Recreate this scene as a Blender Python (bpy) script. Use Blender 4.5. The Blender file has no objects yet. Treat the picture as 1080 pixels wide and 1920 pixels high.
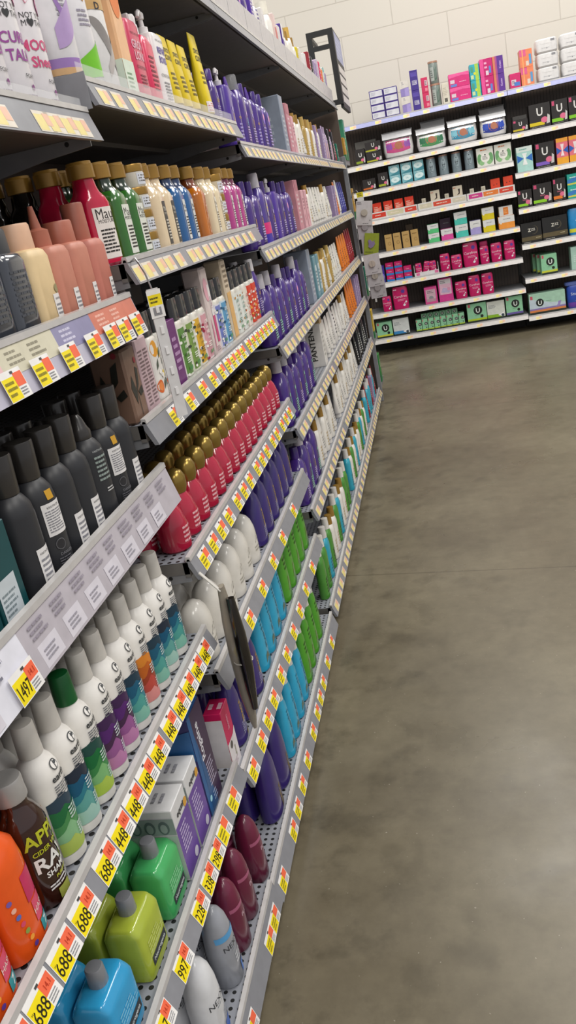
import bpy, bmesh, math, random
from math import sin, cos, pi, sqrt, floor, atan2
from mathutils import Matrix, Vector
random.seed(7)
SC = bpy.context.scene
COL = SC.collection
SC.view_settings.view_transform = 'Standard'
SC.view_settings.look = 'None'
SC.view_settings.exposure = 0.0

# ------------------------------------------------------------------ materials
def lin(h):
    h = h.lstrip('#')
    o = []
    for i in (0, 2, 4):
        c = int(h[i:i+2], 16) / 255
        o.append(c / 12.92 if c <= .04045 else ((c + .055) / 1.055) ** 2.4)
    return (*o, 1)
MATS = {}
def M(col, rough=.38, metal=0., alpha=1., coat=0., var=.06, scale=40., emit=0.):
    k = (col, rough, metal, alpha, coat, var, emit)
    if k in MATS: return MATS[k]
    m = bpy.data.materials.new('paint_' + col.strip('#'))
    m.use_nodes = True
    nt = m.node_tree; b = nt.nodes['Principled BSDF']
    c = lin(col)
    tc = nt.nodes.new('ShaderNodeTexCoord')
    n = nt.nodes.new('ShaderNodeTexNoise'); n.inputs['Scale'].default_value = scale; n.inputs['Detail'].default_value = 2
    r = nt.nodes.new('ShaderNodeValToRGB')
    r.color_ramp.elements[0].position = .3; r.color_ramp.elements[1].position = .7
    r.color_ramp.elements[0].color = tuple(x * (1 - var) for x in c[:3]) + (1,)
    r.color_ramp.elements[1].color = tuple(min(1, x * (1 + var)) for x in c[:3]) + (1,)
    nt.links.new(tc.outputs['Object'], n.inputs['Vector'])
    nt.links.new(n.outputs['Fac'], r.inputs['Fac'])
    nt.links.new(r.outputs['Color'], b.inputs['Base Color'])
    b.inputs['Roughness'].default_value = rough
    b.inputs['Metallic'].default_value = metal
    b.inputs['Alpha'].default_value = alpha
    b.inputs['Coat Weight'].default_value = coat
    b.inputs['Coat Roughness'].default_value = .08
    MATS[k] = m
    return m
def nodes(name):
    m = bpy.data.materials.new(name); m.use_nodes = True
    nt = m.node_tree
    return m, nt, nt.nodes['Principled BSDF'], (lambda t: nt.nodes.new('ShaderNode' + t)), nt.links.new
def mth(nt, op, a, b=None):
    n = nt.nodes.new('ShaderNodeMath'); n.operation = op
    for i, v in enumerate((a, b)):
        if v is None: continue
        if isinstance(v, (int, float)): n.inputs[i].default_value = v
        else: nt.links.new(v, n.inputs[i])
    return n.outputs[0]
def perf_mat(name, base, hole, pitch, rad):
    m, nt, b, N, ln = nodes(name)
    tc = N('TexCoord'); sp = N('SeparateXYZ'); ln(tc.outputs['Object'], sp.inputs[0])
    q = []
    for ax, p in (('X', pitch), ('Y', pitch)):
        f = mth(nt, 'FRACT', mth(nt, 'DIVIDE', mth(nt, 'ADD', sp.outputs[ax], 10.), p))
        f = mth(nt, 'SUBTRACT', f, .5)
        q.append(mth(nt, 'MULTIPLY', f, f))
    d = mth(nt, 'SQRT', mth(nt, 'ADD', q[0], q[1]))
    fac = mth(nt, 'LESS_THAN', d, rad / pitch)
    mx = N('MixRGB'); ln(fac, mx.inputs[0]); mx.inputs[1].default_value = lin(base); mx.inputs[2].default_value = lin(hole)
    ln(mx.outputs[0], b.inputs['Base Color']); b.inputs['Roughness'].default_value = .45
    return m
def clear_mat():
    m, nt, b, N, ln = nodes('clear_plastic')
    b.inputs['Base Color'].default_value = (.85, .86, .88, 1); b.inputs['Roughness'].default_value = .12
    b.inputs['Alpha'].default_value = .22
    return m
CLEAR = clear_mat()
PERF = perf_mat('perforated_grey_steel', '#8b8e96', '#1a1a1b', .0165, .0040)
PEGB = perf_mat('pegboard_dark', '#5a4d44', '#0e0c0b', .0254, .004)
STEEL = M('#85868a', .42, .1)
STEELD = M('#6a6764', .5, .1)
RAIL = M('#86878d', .3)
RAILTOP = M('#b9b6b5', .25, coat=.3)
BLACK = M('#141414', .45)
WHITE = M('#e9e7e3', .35)
# ------------------------------------------------------------------ mesh builder
_txt = {}
def text_geo(body, bold=False, cut=0.):
    k = (body, bold, cut)
    if k in _txt: return _txt[k]
    cu = bpy.data.curves.new('t', 'FONT'); cu.body = body; cu.size = 1; cu.align_x = 'CENTER'
    cu.resolution_u = 2
    if bold: cu.offset = .022
    ob = bpy.data.objects.new('t', cu); COL.objects.link(ob)
    dg = bpy.context.evaluated_depsgraph_get()
    me = ob.evaluated_get(dg).to_mesh()
    if cut:
        bm = bmesh.new(); bm.from_mesh(me)
        xs = [v.co.x for v in bm.verts]
        x = floor(min(xs) / cut) * cut
        while x < max(xs):
            bmesh.ops.bisect_plane(bm, geom=bm.verts[:] + bm.edges[:] + bm.faces[:], plane_co=(x, 0, 0), plane_no=(1, 0, 0))
            x += cut
        v = [(a.co.x, a.co.y) for a in bm.verts]; bm.verts.index_update()
        f = [[a.index for a in q.verts] for q in bm.faces]; bm.free()
    else:
        v = [(a.co.x, a.co.y) for a in me.vertices]; f = [list(q.vertices) for q in me.polygons]
    bpy.data.objects.remove(ob); bpy.data.curves.remove(cu)
    _txt[k] = (v, f)
    return v, f

class Surf:
    """front face of a lofted body: (s along the girth from the front centre, z) -> point"""
    def __init__(self, prof, n, x=0., y=0.):
        self.p = [(q[0], q[1], q[2], q[3] if len(q) > 3 else n) for q in prof]; self.x = x; self.y = y; self.c = {}
    curved = True
    def sect(self, z):
        p = self.p
        if z <= p[0][0]: return p[0][1:]
        for a, b in zip(p, p[1:]):
            if z <= b[0]:
                t = (z - a[0]) / max(1e-9, b[0] - a[0])
                return tuple(a[i] + (b[i] - a[i]) * t for i in (1, 2, 3))
        return p[-1][1:]
    def table(self, hx, hy, n):
        k = (round(hx, 4), round(hy, 4), round(n, 2))
        if k in self.c: return self.c[k]
        T = []; acc = 0; last = None
        for i in range(61):
            ph = pi * i / 60
            x = hx * abs(sin(ph)) ** (2 / n); y = -hy * abs(cos(ph)) ** (2 / n) * (1 if cos(ph) >= 0 else -1)
            if last: acc += sqrt((x - last[0]) ** 2 + (y - last[1]) ** 2)
            T.append((acc, x, y)); last = (x, y)
        self.c[k] = T
        return T
    def __call__(self, s, z, off):
        hx, hy, n = self.sect(z)
        T = self.table(hx, hy, n); a = abs(s)
        x, y = T[-1][1:]
        for i in range(1, 61):
            if a <= T[i][0]:
                t = (a - T[i-1][0]) / max(1e-9, T[i][0] - T[i-1][0])
                x = T[i-1][1] + (T[i][1] - T[i-1][1]) * t; y = T[i-1][2] + (T[i][2] - T[i-1][2]) * t
                break
        nx = abs(x / hx) ** (n - 1) / hx; ny = abs(y / hy) ** (n - 1) / hy * (1 if y > 0 else -1)
        l = sqrt(nx * nx + ny * ny) or 1
        x += off * nx / l; y += off * ny / l
        return ((x if s >= 0 else -x) + self.x, y + self.y, z)
def flat(fn):
    fn.curved = False
    return fn
def front_of(hw, hd): return flat(lambda s, z, o: (s, -hd - o, z))
def nearside_of(hw, hd): return flat(lambda s, z, o: (-hw - o, -s, z))
def top_of(h): return flat(lambda s, z, o: (s, z, h + o))

class MB:
    def __init__(self): self.v = []; self.f = []; self.m = []; self.ms = []; self.layer = 0
    def mi(self, mat):
        if isinstance(mat, str): mat = M(mat)
        if mat not in self.ms: self.ms.append(mat)
        return self.ms.index(mat)
    def add(self, v, f, mat):
        o = len(self.v); i = self.mi(mat)
        self.v += [tuple(q) for q in v]; self.f += [[a + o for a in q] for q in f]; self.m += [i] * len(f)
    def box(self, x0, x1, y0, y1, z0, z1, mat, c=0.):
        if c <= 0:
            v = [(x, y, z) for z in (z0, z1) for y in (y0, y1) for x in (x0, x1)]
            self.add(v, [(0, 2, 3, 1), (4, 5, 7, 6), (0, 1, 5, 4), (2, 6, 7, 3), (0, 4, 6, 2), (1, 3, 7, 5)], mat); return self
        v = []; ix = {}
        X, Y, Z = (x0, x1), (y0, y1), (z0, z1)
        for i in (0, 1):
            for j in (0, 1):
                for k in (0, 1):
                    sx, sy, sz = (1, -1)[i] * c, (1, -1)[j] * c, (1, -1)[k] * c
                    for a, p in enumerate(((X[i], Y[j] + sy, Z[k] + sz), (X[i] + sx, Y[j], Z[k] + sz), (X[i] + sx, Y[j] + sy, Z[k]))):
                        ix[i, j, k, a] = len(v); v.append(p)
        f = []
        g = lambda *t: [ix[q] for q in t]
        for i in (0, 1):
            f.append(g((i,0,0,0),(i,1,0,0),(i,1,1,0),(i,0,1,0)) if i else g((i,0,0,0),(i,0,1,0),(i,1,1,0),(i,1,0,0)))
            f.append(g((0,i,0,1),(0,i,1,1),(1,i,1,1),(1,i,0,1)) if i else g((0,i,0,1),(1,i,0,1),(1,i,1,1),(0,i,1,1)))
            f.append(g((0,0,i,2),(1,0,i,2),(1,1,i,2),(0,1,i,2)) if i else g((0,0,i,2),(0,1,i,2),(1,1,i,2),(1,0,i,2)))
        for a in (0, 1):
            for b in (0, 1):
                f.append(g((a,b,0,0),(a,b,1,0),(a,b,1,1),(a,b,0,1)))
                f.append(g((a,0,b,0),(a,1,b,0),(a,1,b,2),(a,0,b,2)))
                f.append(g((0,a,b,1),(1,a,b,1),(1,a,b,2),(0,a,b,2)))
                for d in (0, 1): f.append(g((a,b,d,0),(a,b,d,1),(a,b,d,2)))
        self.add(v, f, mat); return self
    def loft(self, prof, mat, n=2., seg=20, x=0., y=0., caps=True):
        v = []; f = []
        for q in prof:
            e = q[3] if len(q) > 3 else n
            for i in range(seg):
                a = 2 * pi * i / seg + pi / seg
                cx, cy = cos(a), sin(a)
                v.append((x + q[1] * math.copysign(abs(cx) ** (2 / e), cx), y + q[2] * math.copysign(abs(cy) ** (2 / e), cy), q[0]))
        if callable(mat) and not isinstance(mat, bpy.types.Material): fn = mat
        else: fn = None
        for k in range(len(prof) - 1):
            fs = [(k*seg+i, k*seg+(i+1) % seg, (k+1)*seg+(i+1) % seg, (k+1)*seg+i) for i in range(seg)]
            f += fs
        if caps:
            f.append(list(range(seg))[::-1]); f.append([(len(prof)-1)*seg+i for i in range(seg)])
        self.add(v, f, mat if not fn else fn(0)); return self
    def tube(self, pts, r, mat, seg=8):
        pts = [Vector(p) for p in pts]; v = []; f = []
        for i, p in enumerate(pts):
            d = (pts[min(i+1, len(pts)-1)] - pts[max(i-1, 0)]).normalized()
            u = d.orthogonal().normalized() if i == 0 else (u - d * u.dot(d)).normalized()
            w = d.cross(u)
            rr = r[i] if isinstance(r, (list, tuple)) else r
            for k in range(seg):
                a = 2 * pi * k / seg
                v.append(p + u * cos(a) * rr + w * sin(a) * rr)
        for i in range(len(pts) - 1):
            f += [(i*seg+k, i*seg+(k+1) % seg, (i+1)*seg+(k+1) % seg, (i+1)*seg+k) for k in range(seg)]
        f.append(list(range(seg))[::-1]); f.append([(len(pts)-1)*seg+k for k in range(seg)])
        self.add(v, f, mat); return self
    def prism(self, poly, x0, x1, mat):
        n = len(poly)
        v = [(x0, a, b) for a, b in poly] + [(x1, a, b) for a, b in poly]
        f = [list(range(n))[::-1], [n + i for i in range(n)]] + [(i, (i+1) % n, n + (i+1) % n, n + i) for i in range(n)]
        self.add(v, f, mat); return self
    def art(self, P, els):
        for e in els:
            self.layer += 1
            o = .0004 + .00012 * self.layer
            t = e[0]; cv = P.curved
            if t == 'r':
                _, s0, z0, s1, z1, mat = e
                self.grid(P, s0, s1, lambda u: z0, lambda u: z1, o, mat, max(1, int(abs(s1 - s0) / .006)) if cv else 1, 3 if cv else 1)
            elif t == 'b':
                _, s0, s1, f0, f1, mat = e
                self.grid(P, s0, s1, f0, f1, o, mat, 14, max(1, int((f1(.5) - f0(.5)) / .02)) if cv else 1)
            elif t == 'p':
                self.add([P(s, z, o) for s, z in e[1]], [list(range(len(e[1])))], e[2])
            elif t == 'c':
                _, s, z, r, mat = e
                ra, rb = r if isinstance(r, tuple) else (r, r)
                pts = [P(s, z, o)] + [P(s + ra * cos(2*pi*i/18), z + rb * sin(2*pi*i/18), o) for i in range(18)]
                self.add(pts, [(0, i + 1, (i + 1) % 18 + 1) for i in range(18)], mat)
            elif t == 'l':                                       # lines of small print
                _, s0, z0, s1, z1, n, mat = e
                rg = random.Random(int(n * 97 + abs(s0) * 9999))
                for i in range(n):
                    zz = z1 - (z1 - z0) * (i + .5) / n; hh = (z1 - z0) / n * .24
                    x = s0; end = s1 - (s1 - s0) * rg.random() * .35
                    while x < end - 1e-6:
                        w = min((s1 - s0) * (.12 + .2 * rg.random()), end - x)
                        self.grid(P, x, x + w * .88, lambda u: zz - hh, lambda u: zz + hh, o, mat, 1, 1); x += w
            elif t in ('t', 'T', 'v'):                               # text: t plain, T bold, v reading upwards
                _, body, s, z, size, mat = e[:6]
                sx = e[6] if len(e) > 6 else 1.
                v, f = text_geo(body, t != 't', .22 if cv and t != 'v' else 0)
                if t == 'v': self.add([P(s - b * size, z + a * size, o) for a, b in v], f, mat)
                else: self.add([P(s + a * size * sx, z + b * size, o) for a, b in v], f, mat)
        return self
    def grid(self, P, s0, s1, f0, f1, o, mat, nu, nv):
        v = []; f = []
        for i in range(nu + 1):
            u = i / nu; s = s0 + (s1 - s0) * u; a, b = f0(u), f1(u)
            for j in range(nv + 1): v.append(P(s, a + (b - a) * j / nv, o))
        for i in range(nu):
            for j in range(nv):
                a = i * (nv + 1) + j; f.append((a, a + nv + 1, a + nv + 2, a + 1))
        self.add(v, f, mat)
    def build(self, name, parent=None, smooth=True):
        me = bpy.data.meshes.new(name); me.from_pydata(self.v, [], self.f)
        for m in self.ms: me.materials.append(m)
        me.polygons.foreach_set('material_index', self.m)
        if smooth:
            me.polygons.foreach_set('use_smooth', [True] * len(self.f))
            me.set_sharp_from_angle(angle=math.radians(38))
        me.update()
        o = bpy.data.objects.new(name, me); COL.objects.link(o)
        if parent: o.parent = parent
        return o
def empty(name):
    o = bpy.data.objects.new(name, None); o.empty_display_size = .02; COL.objects.link(o)
    return o
KIDS = {}
def dup(o, parent=None):
    c = o.copy(); COL.objects.link(c)
    if parent: c.parent = parent
    for k in o.children: dup(k, c)
    return c
# ------------------------------------------------------------------ placing and labelling
REG = []
PROTO = {}
def proto(key, fn):
    """first call builds the thing; later calls copy it with its parts"""
    if key not in PROTO:
        r = fn(); PROTO[key] = r
        return r[0], r[1]
    r = PROTO[key]
    return dup(r[0]), r[1]
def reg(o, desc, cat, where, along, row=0, lev=0, side='aisle', key=None):
    o['category'] = cat
    REG.append(dict(o=o, d=desc, w=where, a=along, r=row, l=lev, s=side, key=key))
SH = {}      # shelf key -> (deck z, phrase)
LIP = -.5
def put(sh, key, fn, desc, cat, Ys, rows=1, xf=-.513, step=None, jitter=.0, rz=0., row0=0):
    if isinstance(Ys, (int, float)): Ys = [Ys]
    z, ph = SH[sh]
    for Y in Ys:
        for r in range(rows):
            o, hd = proto(key, fn)
            st = step or 2 * hd + .004
            o.location = (xf - hd - r * st - random.random() * jitter * (r + .3), Y, z)
            o.rotation_euler = (0, 0, pi / 2 + rz)
            reg(o, desc, cat, ph, Y, r + row0, 0, 'aisle', key)
def putb(sh, key, fn, desc, cat, xs, z=None, lev=0, yf=7.625, rz=0., row=0):
    if isinstance(xs, (int, float)): xs = [xs]
    zz, ph = SH[sh]
    for x in xs:
        o, hd = proto(key, fn)
        o.location = (x, yf + hd, zz if z is None else z); o.rotation_euler = (0, 0, rz)
        reg(o, desc, cat, ph, x, row, lev, 'back', key)
ORD = ['', 'second', 'third', 'fourth', 'fifth', 'sixth', 'seventh', 'eighth', 'ninth', 'tenth', 'eleventh', 'twelfth', 'thirteenth', 'fourteenth', 'fifteenth', 'sixteenth']
def finish_labels():
    from collections import defaultdict
    G = defaultdict(list)
    for e in REG: G[e['d'], e['w']].append(e)
    seen = {}
    for (d, w), L in G.items():
        as_ = sorted({round(e['a'], 3) for e in L}); rows = {e['r'] for e in L}; levs = sorted({e['l'] for e in L})
        for e in L:
            q = []
            n = len(as_); i = as_.index(round(e['a'], 3))
            back = e['s'] == 'back'
            if n == 2: q.append((('left one', 'right one') if back else ('nearer one', 'farther one'))[i])
            elif n > 2:
                if i == 0: q.append('leftmost' if back else 'nearest')
                elif i == n - 1: q.append('rightmost' if back else 'farthest')
                else: q.append(ORD[i] + (' from left' if back else ' nearest'))
            if len(levs) == 2: q.append(('lower', 'upper')[levs.index(e['l'])])
            elif len(levs) > 2:
                j = levs.index(e['l']); q.append('bottom' if j == 0 else 'top' if j == len(levs) - 1 else ORD[j] + ' up')
            if len(rows) > 1: q.append(('front row', 'second row', 'third row')[e['r']])
            lab = d + ', ' + (' '.join(q) + ', ' if q else '') + w
            e['o']['label'] = lab
            if len(L) > 1: e['o']['group'] = d + ', ' + w
            nw = len(lab.replace(',', '').split())
            if nw > 16 or nw < 4: print('LABEL LEN', nw, lab)
            if lab in seen: print('LABEL DUP', lab)
            seen[lab] = 1
def tag(o, label, cat, group=None):
    o['label'] = label; o['category'] = cat
    if group: o['group'] = group
    return o
def structure(o): o['kind'] = 'structure'; return o
# ------------------------------------------------------------------ products
def prod(name, lofts, arts=(), extra=()):
    root = empty(name); objs = []; srf = []
    for l in lofts:
        pn, pr, mat = l[:3]; n = l[3] if len(l) > 3 else 2.; x, y = l[4] if len(l) > 4 else (0, 0)
        seg = l[5] if len(l) > 5 else 20
        objs.append(MB().loft(pr, mat, n, seg, x, y).build(pn, root)); srf.append(Surf(pr, n, x, y))
    for pn, i, els in arts:
        for m in islands(srf[i], els): m.build(pn, root)
    for pn, mb in extra: mb.build(pn, root)
    return root, max(q[2] for q in lofts[0][1])
def islands(P, els, gap=.012):
    """prints that stand well apart on a body become separate parts"""
    B = []
    for k, e in enumerate(els):
        m = MB(); m.layer = k; m.art(P, [e])
        lo = [min(v[a] for v in m.v) - gap/2 for a in range(3)]; hi = [max(v[a] for v in m.v) + gap/2 for a in range(3)]
        B.append([lo, hi, [m]])
    ch = True
    while ch:
        ch = False
        for i in range(len(B)):
            for j in range(i + 1, len(B)):
                if all(B[i][0][a] <= B[j][1][a] and B[j][0][a] <= B[i][1][a] for a in range(3)):
                    B[i] = [[min(x, y) for x, y in zip(B[i][0], B[j][0])], [max(x, y) for x, y in zip(B[i][1], B[j][1])], B[i][2] + B[j][2]]
                    del B[j]; ch = True; break
            if ch: break
    out = []
    for lo, hi, ms in B:
        m = MB()
        for q in ms:
            o = len(m.v); mp = [m.mi(x) for x in q.ms]
            m.v += q.v; m.f += [[a + o for a in f] for f in q.f]; m.m += [mp[a] for a in q.m]
        out.append(m)
    return out
def carton(w, d, h, col, front=(), side=(), top=(), c=.0012, name='carton'):
    m = MB(); m.box(-w/2, w/2, -d/2, d/2, 0, h, col, c)
    m.art(front_of(w/2, d/2), front); m.art(nearside_of(w/2, d/2), side); m.art(top_of(h), top)
    return m.build(name, smooth=False), d/2
def body(h, hx, hy, ch=.003, z0=0.):
    return [(z0, hx-ch, hy-ch), (z0+ch, hx, hy), (z0+h-ch, hx, hy), (z0+h, hx-ch, hy-ch)]
INK = '#3a3a3c'
# round spray cans (top shelf)
def spray_can(els, r=.035, h=.235, col='#eae6ea', capc='#e8e4e6', lower=None):
    pr = [(0, r-.002, r-.002), (.003, r, r), (h*.78, r, r), (h*.82, r*.93, r*.93), (h*.85, r*.7, r*.7)]
    cap = [(h*.85, r*.8, r*.8), (h*.97, r*.78, r*.78), (h, r*.66, r*.66)]
    return prod('spray_can', [('can_body', pr, M(col, .28, coat=.3)), ('cap', cap, capc)], [('printed_label', 0, els)])
def curl_can(title1, title2, accent):
    return spray_can([('t', "NOT YOUR", -.004, .132, .011, INK), ('t', "M\u2665THER'S", -.004, .122, .011, INK),
                      ('T', title1, -.012, .09, .02, accent), ('T', title2, -.008, .068, .02, accent),
                      ('t', 'FOAM', 0, .046, .008, INK), ('c', 0, .034, .004, '#7a3a78'), ('l', -.02, .012, .02, .026, 3, '#8a7a88'),
                      ('p', [(-.03, .183), (-.018, .15), (.004, .165), (.012, .15), (.03, .17), (.034, .183)], accent),
                      ('c', .016, .15, .012, '#d66aa0'), ('r', -.034, .16, .034, .183, accent)])
def swirl_can(c1, c2, c3, txt, patch=None):
    e = [('T', txt, -.004, .16, .017, '#33333c'), ('p', [(-.012, .143), (-.004, .15), (.0, .146), (-.006, .138)], '#c98b2c'),
         ('l', -.026, .1, .004, .128, 4, '#9a94a4')]
    if patch:
        e.append(('b', -.05, .02, lambda u: .02 + .006*u, lambda u: .045 + .04*u, patch))
    else:
        e += [('b', -.03, .02, lambda u: .13 - .05*sin(u*3.1) + .0*u, lambda u: .145 - .045*sin(u*3.0) + .012*u, c1),
              ('b', -.036, .02, lambda u: .055 + .05*u*u, lambda u: .085 + .045*sin(u*1.6), c2),
              ('r', -.06, .028, .0, .042, c1), ('r', -.06, .018, .0, .028, c3)]
    return spray_can(e, .037, .225, '#e6e4e8')
def gold_band_can():
    return spray_can([('r', -.06, .14, .034, .164, '#c9a26a'), ('b', -.036, .012, lambda u: .12-.09*u, lambda u: .13-.06*u*u, '#8f8a88'),
                      ('b', -.02, .03, lambda u: .03+.06*u, lambda u: .05+.07*u, '#b9b2ae'), ('T', 'D', -.016, .14, .016, '#33333c')], .037, .205, '#e8e6e6', '#d8d4d0')
def peach_box():
    return carton(.062, .05, .2, '#eab98c', [('r', -.031, 0, .031, .07, '#d5e2d2'), ('c', 0, .19, (.028, .05), '#e2792e'), ('l', -.02, .02, .02, .05, 4, '#7a9a7a')],
                  [('r', -.025, 0, .025, .07, '#d5e2d2')], c=.004)
# pump bottle with a square shouldered body
def pump_bottle(col, els, w=.04, d=.03, h=.155, pump='#1c1c1e', labelc=None, n=5, nozzle=1):
    pr = [(0, w-.004, d-.004), (.004, w, d), (h-.012, w, d), (h-.003, w*.9, d*.9), (h, w*.6, d*.7)]
    col_ = [(h, .012, .012), (h+.014, .012, .012), (h+.016, .006, .006), (h+.03, .005, .005)]
    ex = MB(); ex.loft([(h+.03, .008, .008), (h+.04, .009, .009), (h+.044, .006, .006)], pump)
    ex.tube([(0, 0, h+.038), (-.02*nozzle, -.004, h+.04), (-.034*nozzle, -.006, h+.036), (-.038*nozzle, -.006, h+.028)], [.006, .006, .005, .004], pump)
    return prod('pump_bottle', [('bottle_body', pr, M(col, .3, coat=.2), n), ('pump_collar', col_, pump)], [('label', 0, els)], [('pump_head', ex)])
def sprayer_bottle(col, els, w=.036, d=.028, h=.14, headc='#e4e0e0', n=5):
    pr = [(0, w-.004, d-.004), (.004, w, d), (h-.02, w, d), (h-.004, w*.6, d*.8), (h, w*.4, d*.6)]
    ex = MB(); ex.loft([(h+.02, .010, .01), (h+.034, .012, .011), (h+.04, .009, .008)], headc)
    ex.box(-.034, .012, -.008, .008, h+.022, h+.038, headc, .003); ex.prism([(-.004, h+.022), (.004, h+.022), (.003, h-.002), (-.003, h-.002)], -.026, -.02, headc)
    return prod('spray_bottle', [('bottle_body', pr, M(col, .3, coat=.2), n), ('collar', [(h, .013, .013), (h+.02, .012, .012)], headc)], [('label', 0, els)], [('trigger_head', ex)])
# flat tube standing on its cap
def tube(col, els, w=.03, d=.017, h=.165, capc=None, capw=.022, crimp=.004):
    pr = [(.022, w*.8, d), (.03, w*.88, d), (h*.5, w*.95, d*.7), (h-.012, w, crimp), (h, w, .0015)]
    return prod('tube', [('tube_body', pr, M(col, .32), 2.6), ('cap', [(0, capw-.002, d*.9-.002), (.002, capw, d*.9), (.022, capw*.95, d*.85)], capc or col, 2.2)], [('printed_label', 0, els)])
# long-necked rounded bottle with a gold flip cap
def neck_bottle(col, lab=None, labc='#e9e5e0', w=.034, d=.024, h=.168, dark=None, title='Maui', ink='#2c2724'):
    nk = dark or col
    pr = [(0, w-.004, d-.004, 4.2), (.005, w, d, 4.2), (h*.6, w, d, 4.), (h*.66, w*.93, d*.94, 3.), (h*.71, w*.72, d*.8, 2.5), (h*.76, .019, .021, 2.), (h*.84, .0175, .0185, 2.)]
    kk = 3 if dark else 99
    cap = [(h*.84, .0215, .0215), (h*.845, .0225, .0225), (h*.97, .0225, .0225), (h*.975, .0212, .0212), (h, .0205, .0205)]
    els = []
    if lab:
        a, b = lab
        els = [('r', a, .012, b, h*.56, labc)]
        c = (a + b) / 2; k = b - a
        els += [('t', title, c, h*.45, min(.024, k*.45), ink), ('t', 'MOISTURE', c, h*.41, min(.0085, k*.19), ink), ('l', a+k*.14, .02, b-k*.14, h*.36, 7, ink)]
    return prod('shampoo_bottle', [('bottle_body', pr[:kk+2], M(col, .16, coat=.6), 3.4, (0, 0), 24), ('flip_cap', cap, M('#a07a34', .28, .25))] + ([('bottle_neck', pr[kk+1:], M(nk, .16, coat=.6), 3., (0, 0), 24)] if dark else []), [('label', 0, els)] if els else [])
def jar_tower(n=4):
    """stacked jars sold one above the other: each jar is its own thing"""
    pass
def jar(bodyc='#e4ddd0', r=.027, h=.041, lidc='#a5803c', ink='#55504a'):
    pr = [(0, r-.002, r-.002), (.003, r, r), (h*.66, r, r)]
    lid = [(h*.66, r*.99, r*.99), (h*.68, r*1.03, r*1.03), (h-.002, r*1.03, r*1.03), (h, r, r)]
    return prod('jar', [('jar_body', pr, M(bodyc, .25, coat=.3)), ('lid', lid, M(lidc, .3, .6))], [('label', 0, [('r', -.02, .004, .02, h*.6, '#d5d8e2'), ('l', -.016, .008, .016, h*.55, 3, ink)])])
# purple bottle family
def purple_bottle(w=.036, d=.027, h=.19, col='#452a7e', capc=None, els=None, clear=False, capw=.014, n=3):
    pr = [(0, w-.004, d-.003), (.004, w, d), (h*.58, w, d), (h*.68, w*.86, d*.94), (h*.76, w*.5, d*.75, 2.2), (h*.8, capw*.95, capw*.95, 2)]
    cap = [(h*.8, capw*1.06, capw*1.06), (h*.98, capw, capw), (h, capw*.9, capw*.9)]
    e = els if els is not None else [('t', 'curl', 0, h*.4, .018, '#c9a54a'), ('l', -w*.6, h*.12, w*.6, h*.34, 6, '#a99bd8'), ('c', 0, h*.53, .006, '#9b86d6')]
    return prod('hair_product_bottle', [('bottle_body', pr, M(col, .25, coat=.4), n), ('cap', cap, CLEAR if clear else M(capc or col, .25, coat=.3))], [('label', 0, e)])
def purple_spray(h=.18, r=.024):
    pr = [(0, r-.003, r-.003), (.003, r, r), (h*.66, r, r), (h*.74, r*.8, r*.8), (h*.8, r*.45, r*.45)]
    noz = [(h*.8, .009, .009), (h*.88, .008, .008), (h, .004, .004)]
    return prod('spray_bottle', [('bottle_body', pr, M('#472a84', .25, coat=.4)), ('nozzle', noz, '#5a379c')], [('label', 0, [('l', -.016, .02, .016, .07, 5, '#a99bd8'), ('t', 'curls', 0, .08, .014, '#d8a84a')])])
# love-and-plant bottles with a black cap and a printed wrap
def wrap_bottle(lab, els, bodyc='#d9d6cc', w=.027, d=.02, h=.165, capc='#17171a'):
    pr = [(0, w-.003, d-.003), (.003, w, d), (h*.68, w, d), (h*.72, w*.9, d*.9), (h*.74, w*.6, d*.7)]
    cap = [(h*.74, w*.88, d*.9), (h*.985, w*.86, d*.88), (h, w*.82, d*.84)]
    e = [('r', -w*1.1, .008, w*1.1, h*.66, lab)] + els
    return prod('lotion_bottle', [('bottle_body', pr, M(bodyc, .2, coat=.5), 4), ('cap', cap, M(capc, .2, coat=.6), 4)], [('label', 0, e)])
def plant(c, c2=WHITE, ink='#eef0e8', leaf='#3c5c2c'):
    rg = random.Random(sum(map(ord, c)))
    e = [('r', -.022, .012, .022, .105, c)]
    for i in range(16):
        s = rg.choice((-1, 1)) * (.012 + rg.random() * .016); z = .012 + rg.random() * .09
        e.append(('c', s, z, (.0045, .003), leaf if i % 2 else '#f0efe8'))
    e += [('T', 'LOVE', 0, .086, .011, ink), ('t', 'beauty', 0, .075, .008, ink), ('T', 'AND', 0, .064, .010, ink), ('t', 'planet', 0, .053, .008, ink), ('l', -.014, .034, .014, .047, 3, ink), ('c', -.006, .024, .0045, '#3a8a4a'), ('c', .006, .024, .0045, '#3a8a4a')]
    return e
# square rosy bottles with a thick cap
def block_bottle(col, capc, caph=.036, capw=.022, h=.131, w=.0345, d=.03, nozzle=False, els=(), clear=False, n=4.5):
    mat = M(col, .12, coat=.7) if clear else M(col, .5)
    pr = [(0, w-.004, d-.003), (.004, w, d), (h-.012, w, d), (h-.003, w*.9, d*.88), (h, w*.72, d*.72)]
    lof = [('bottle_body', pr, mat, n, (0, 0), 28)]
    if nozzle:
        lof += [('nozzle', [(h, capw*.8, capw*.75), (h+.022, capw*.76, capw*.72), (h+.026, .008, .008), (h+.056, .0035, .0035)], M(capc, .5))]
    else:
        lof += [('cap', [(h, capw, capw*.82), (h+caph-.003, capw*.98, capw*.8), (h+caph, capw*.9, capw*.74)], M(capc, .45), 2.4, (0, 0), 24)]
    return prod('hair_care_bottle', lof, [('label', 0, list(els))] if els else [])
def strip_label(s=.01, title='KRISTIN ESS', z0=.01, z1=.068, w=.03):
    return [('r', s-w/2, z0, s+w/2, z1, '#e6e2e0'), ('t', title, s, z1-.008, w*.13, INK), ('l', s-w*.4, z0+.006, s+w*.4, z1-.012, 7, '#8a8a90')]
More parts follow.
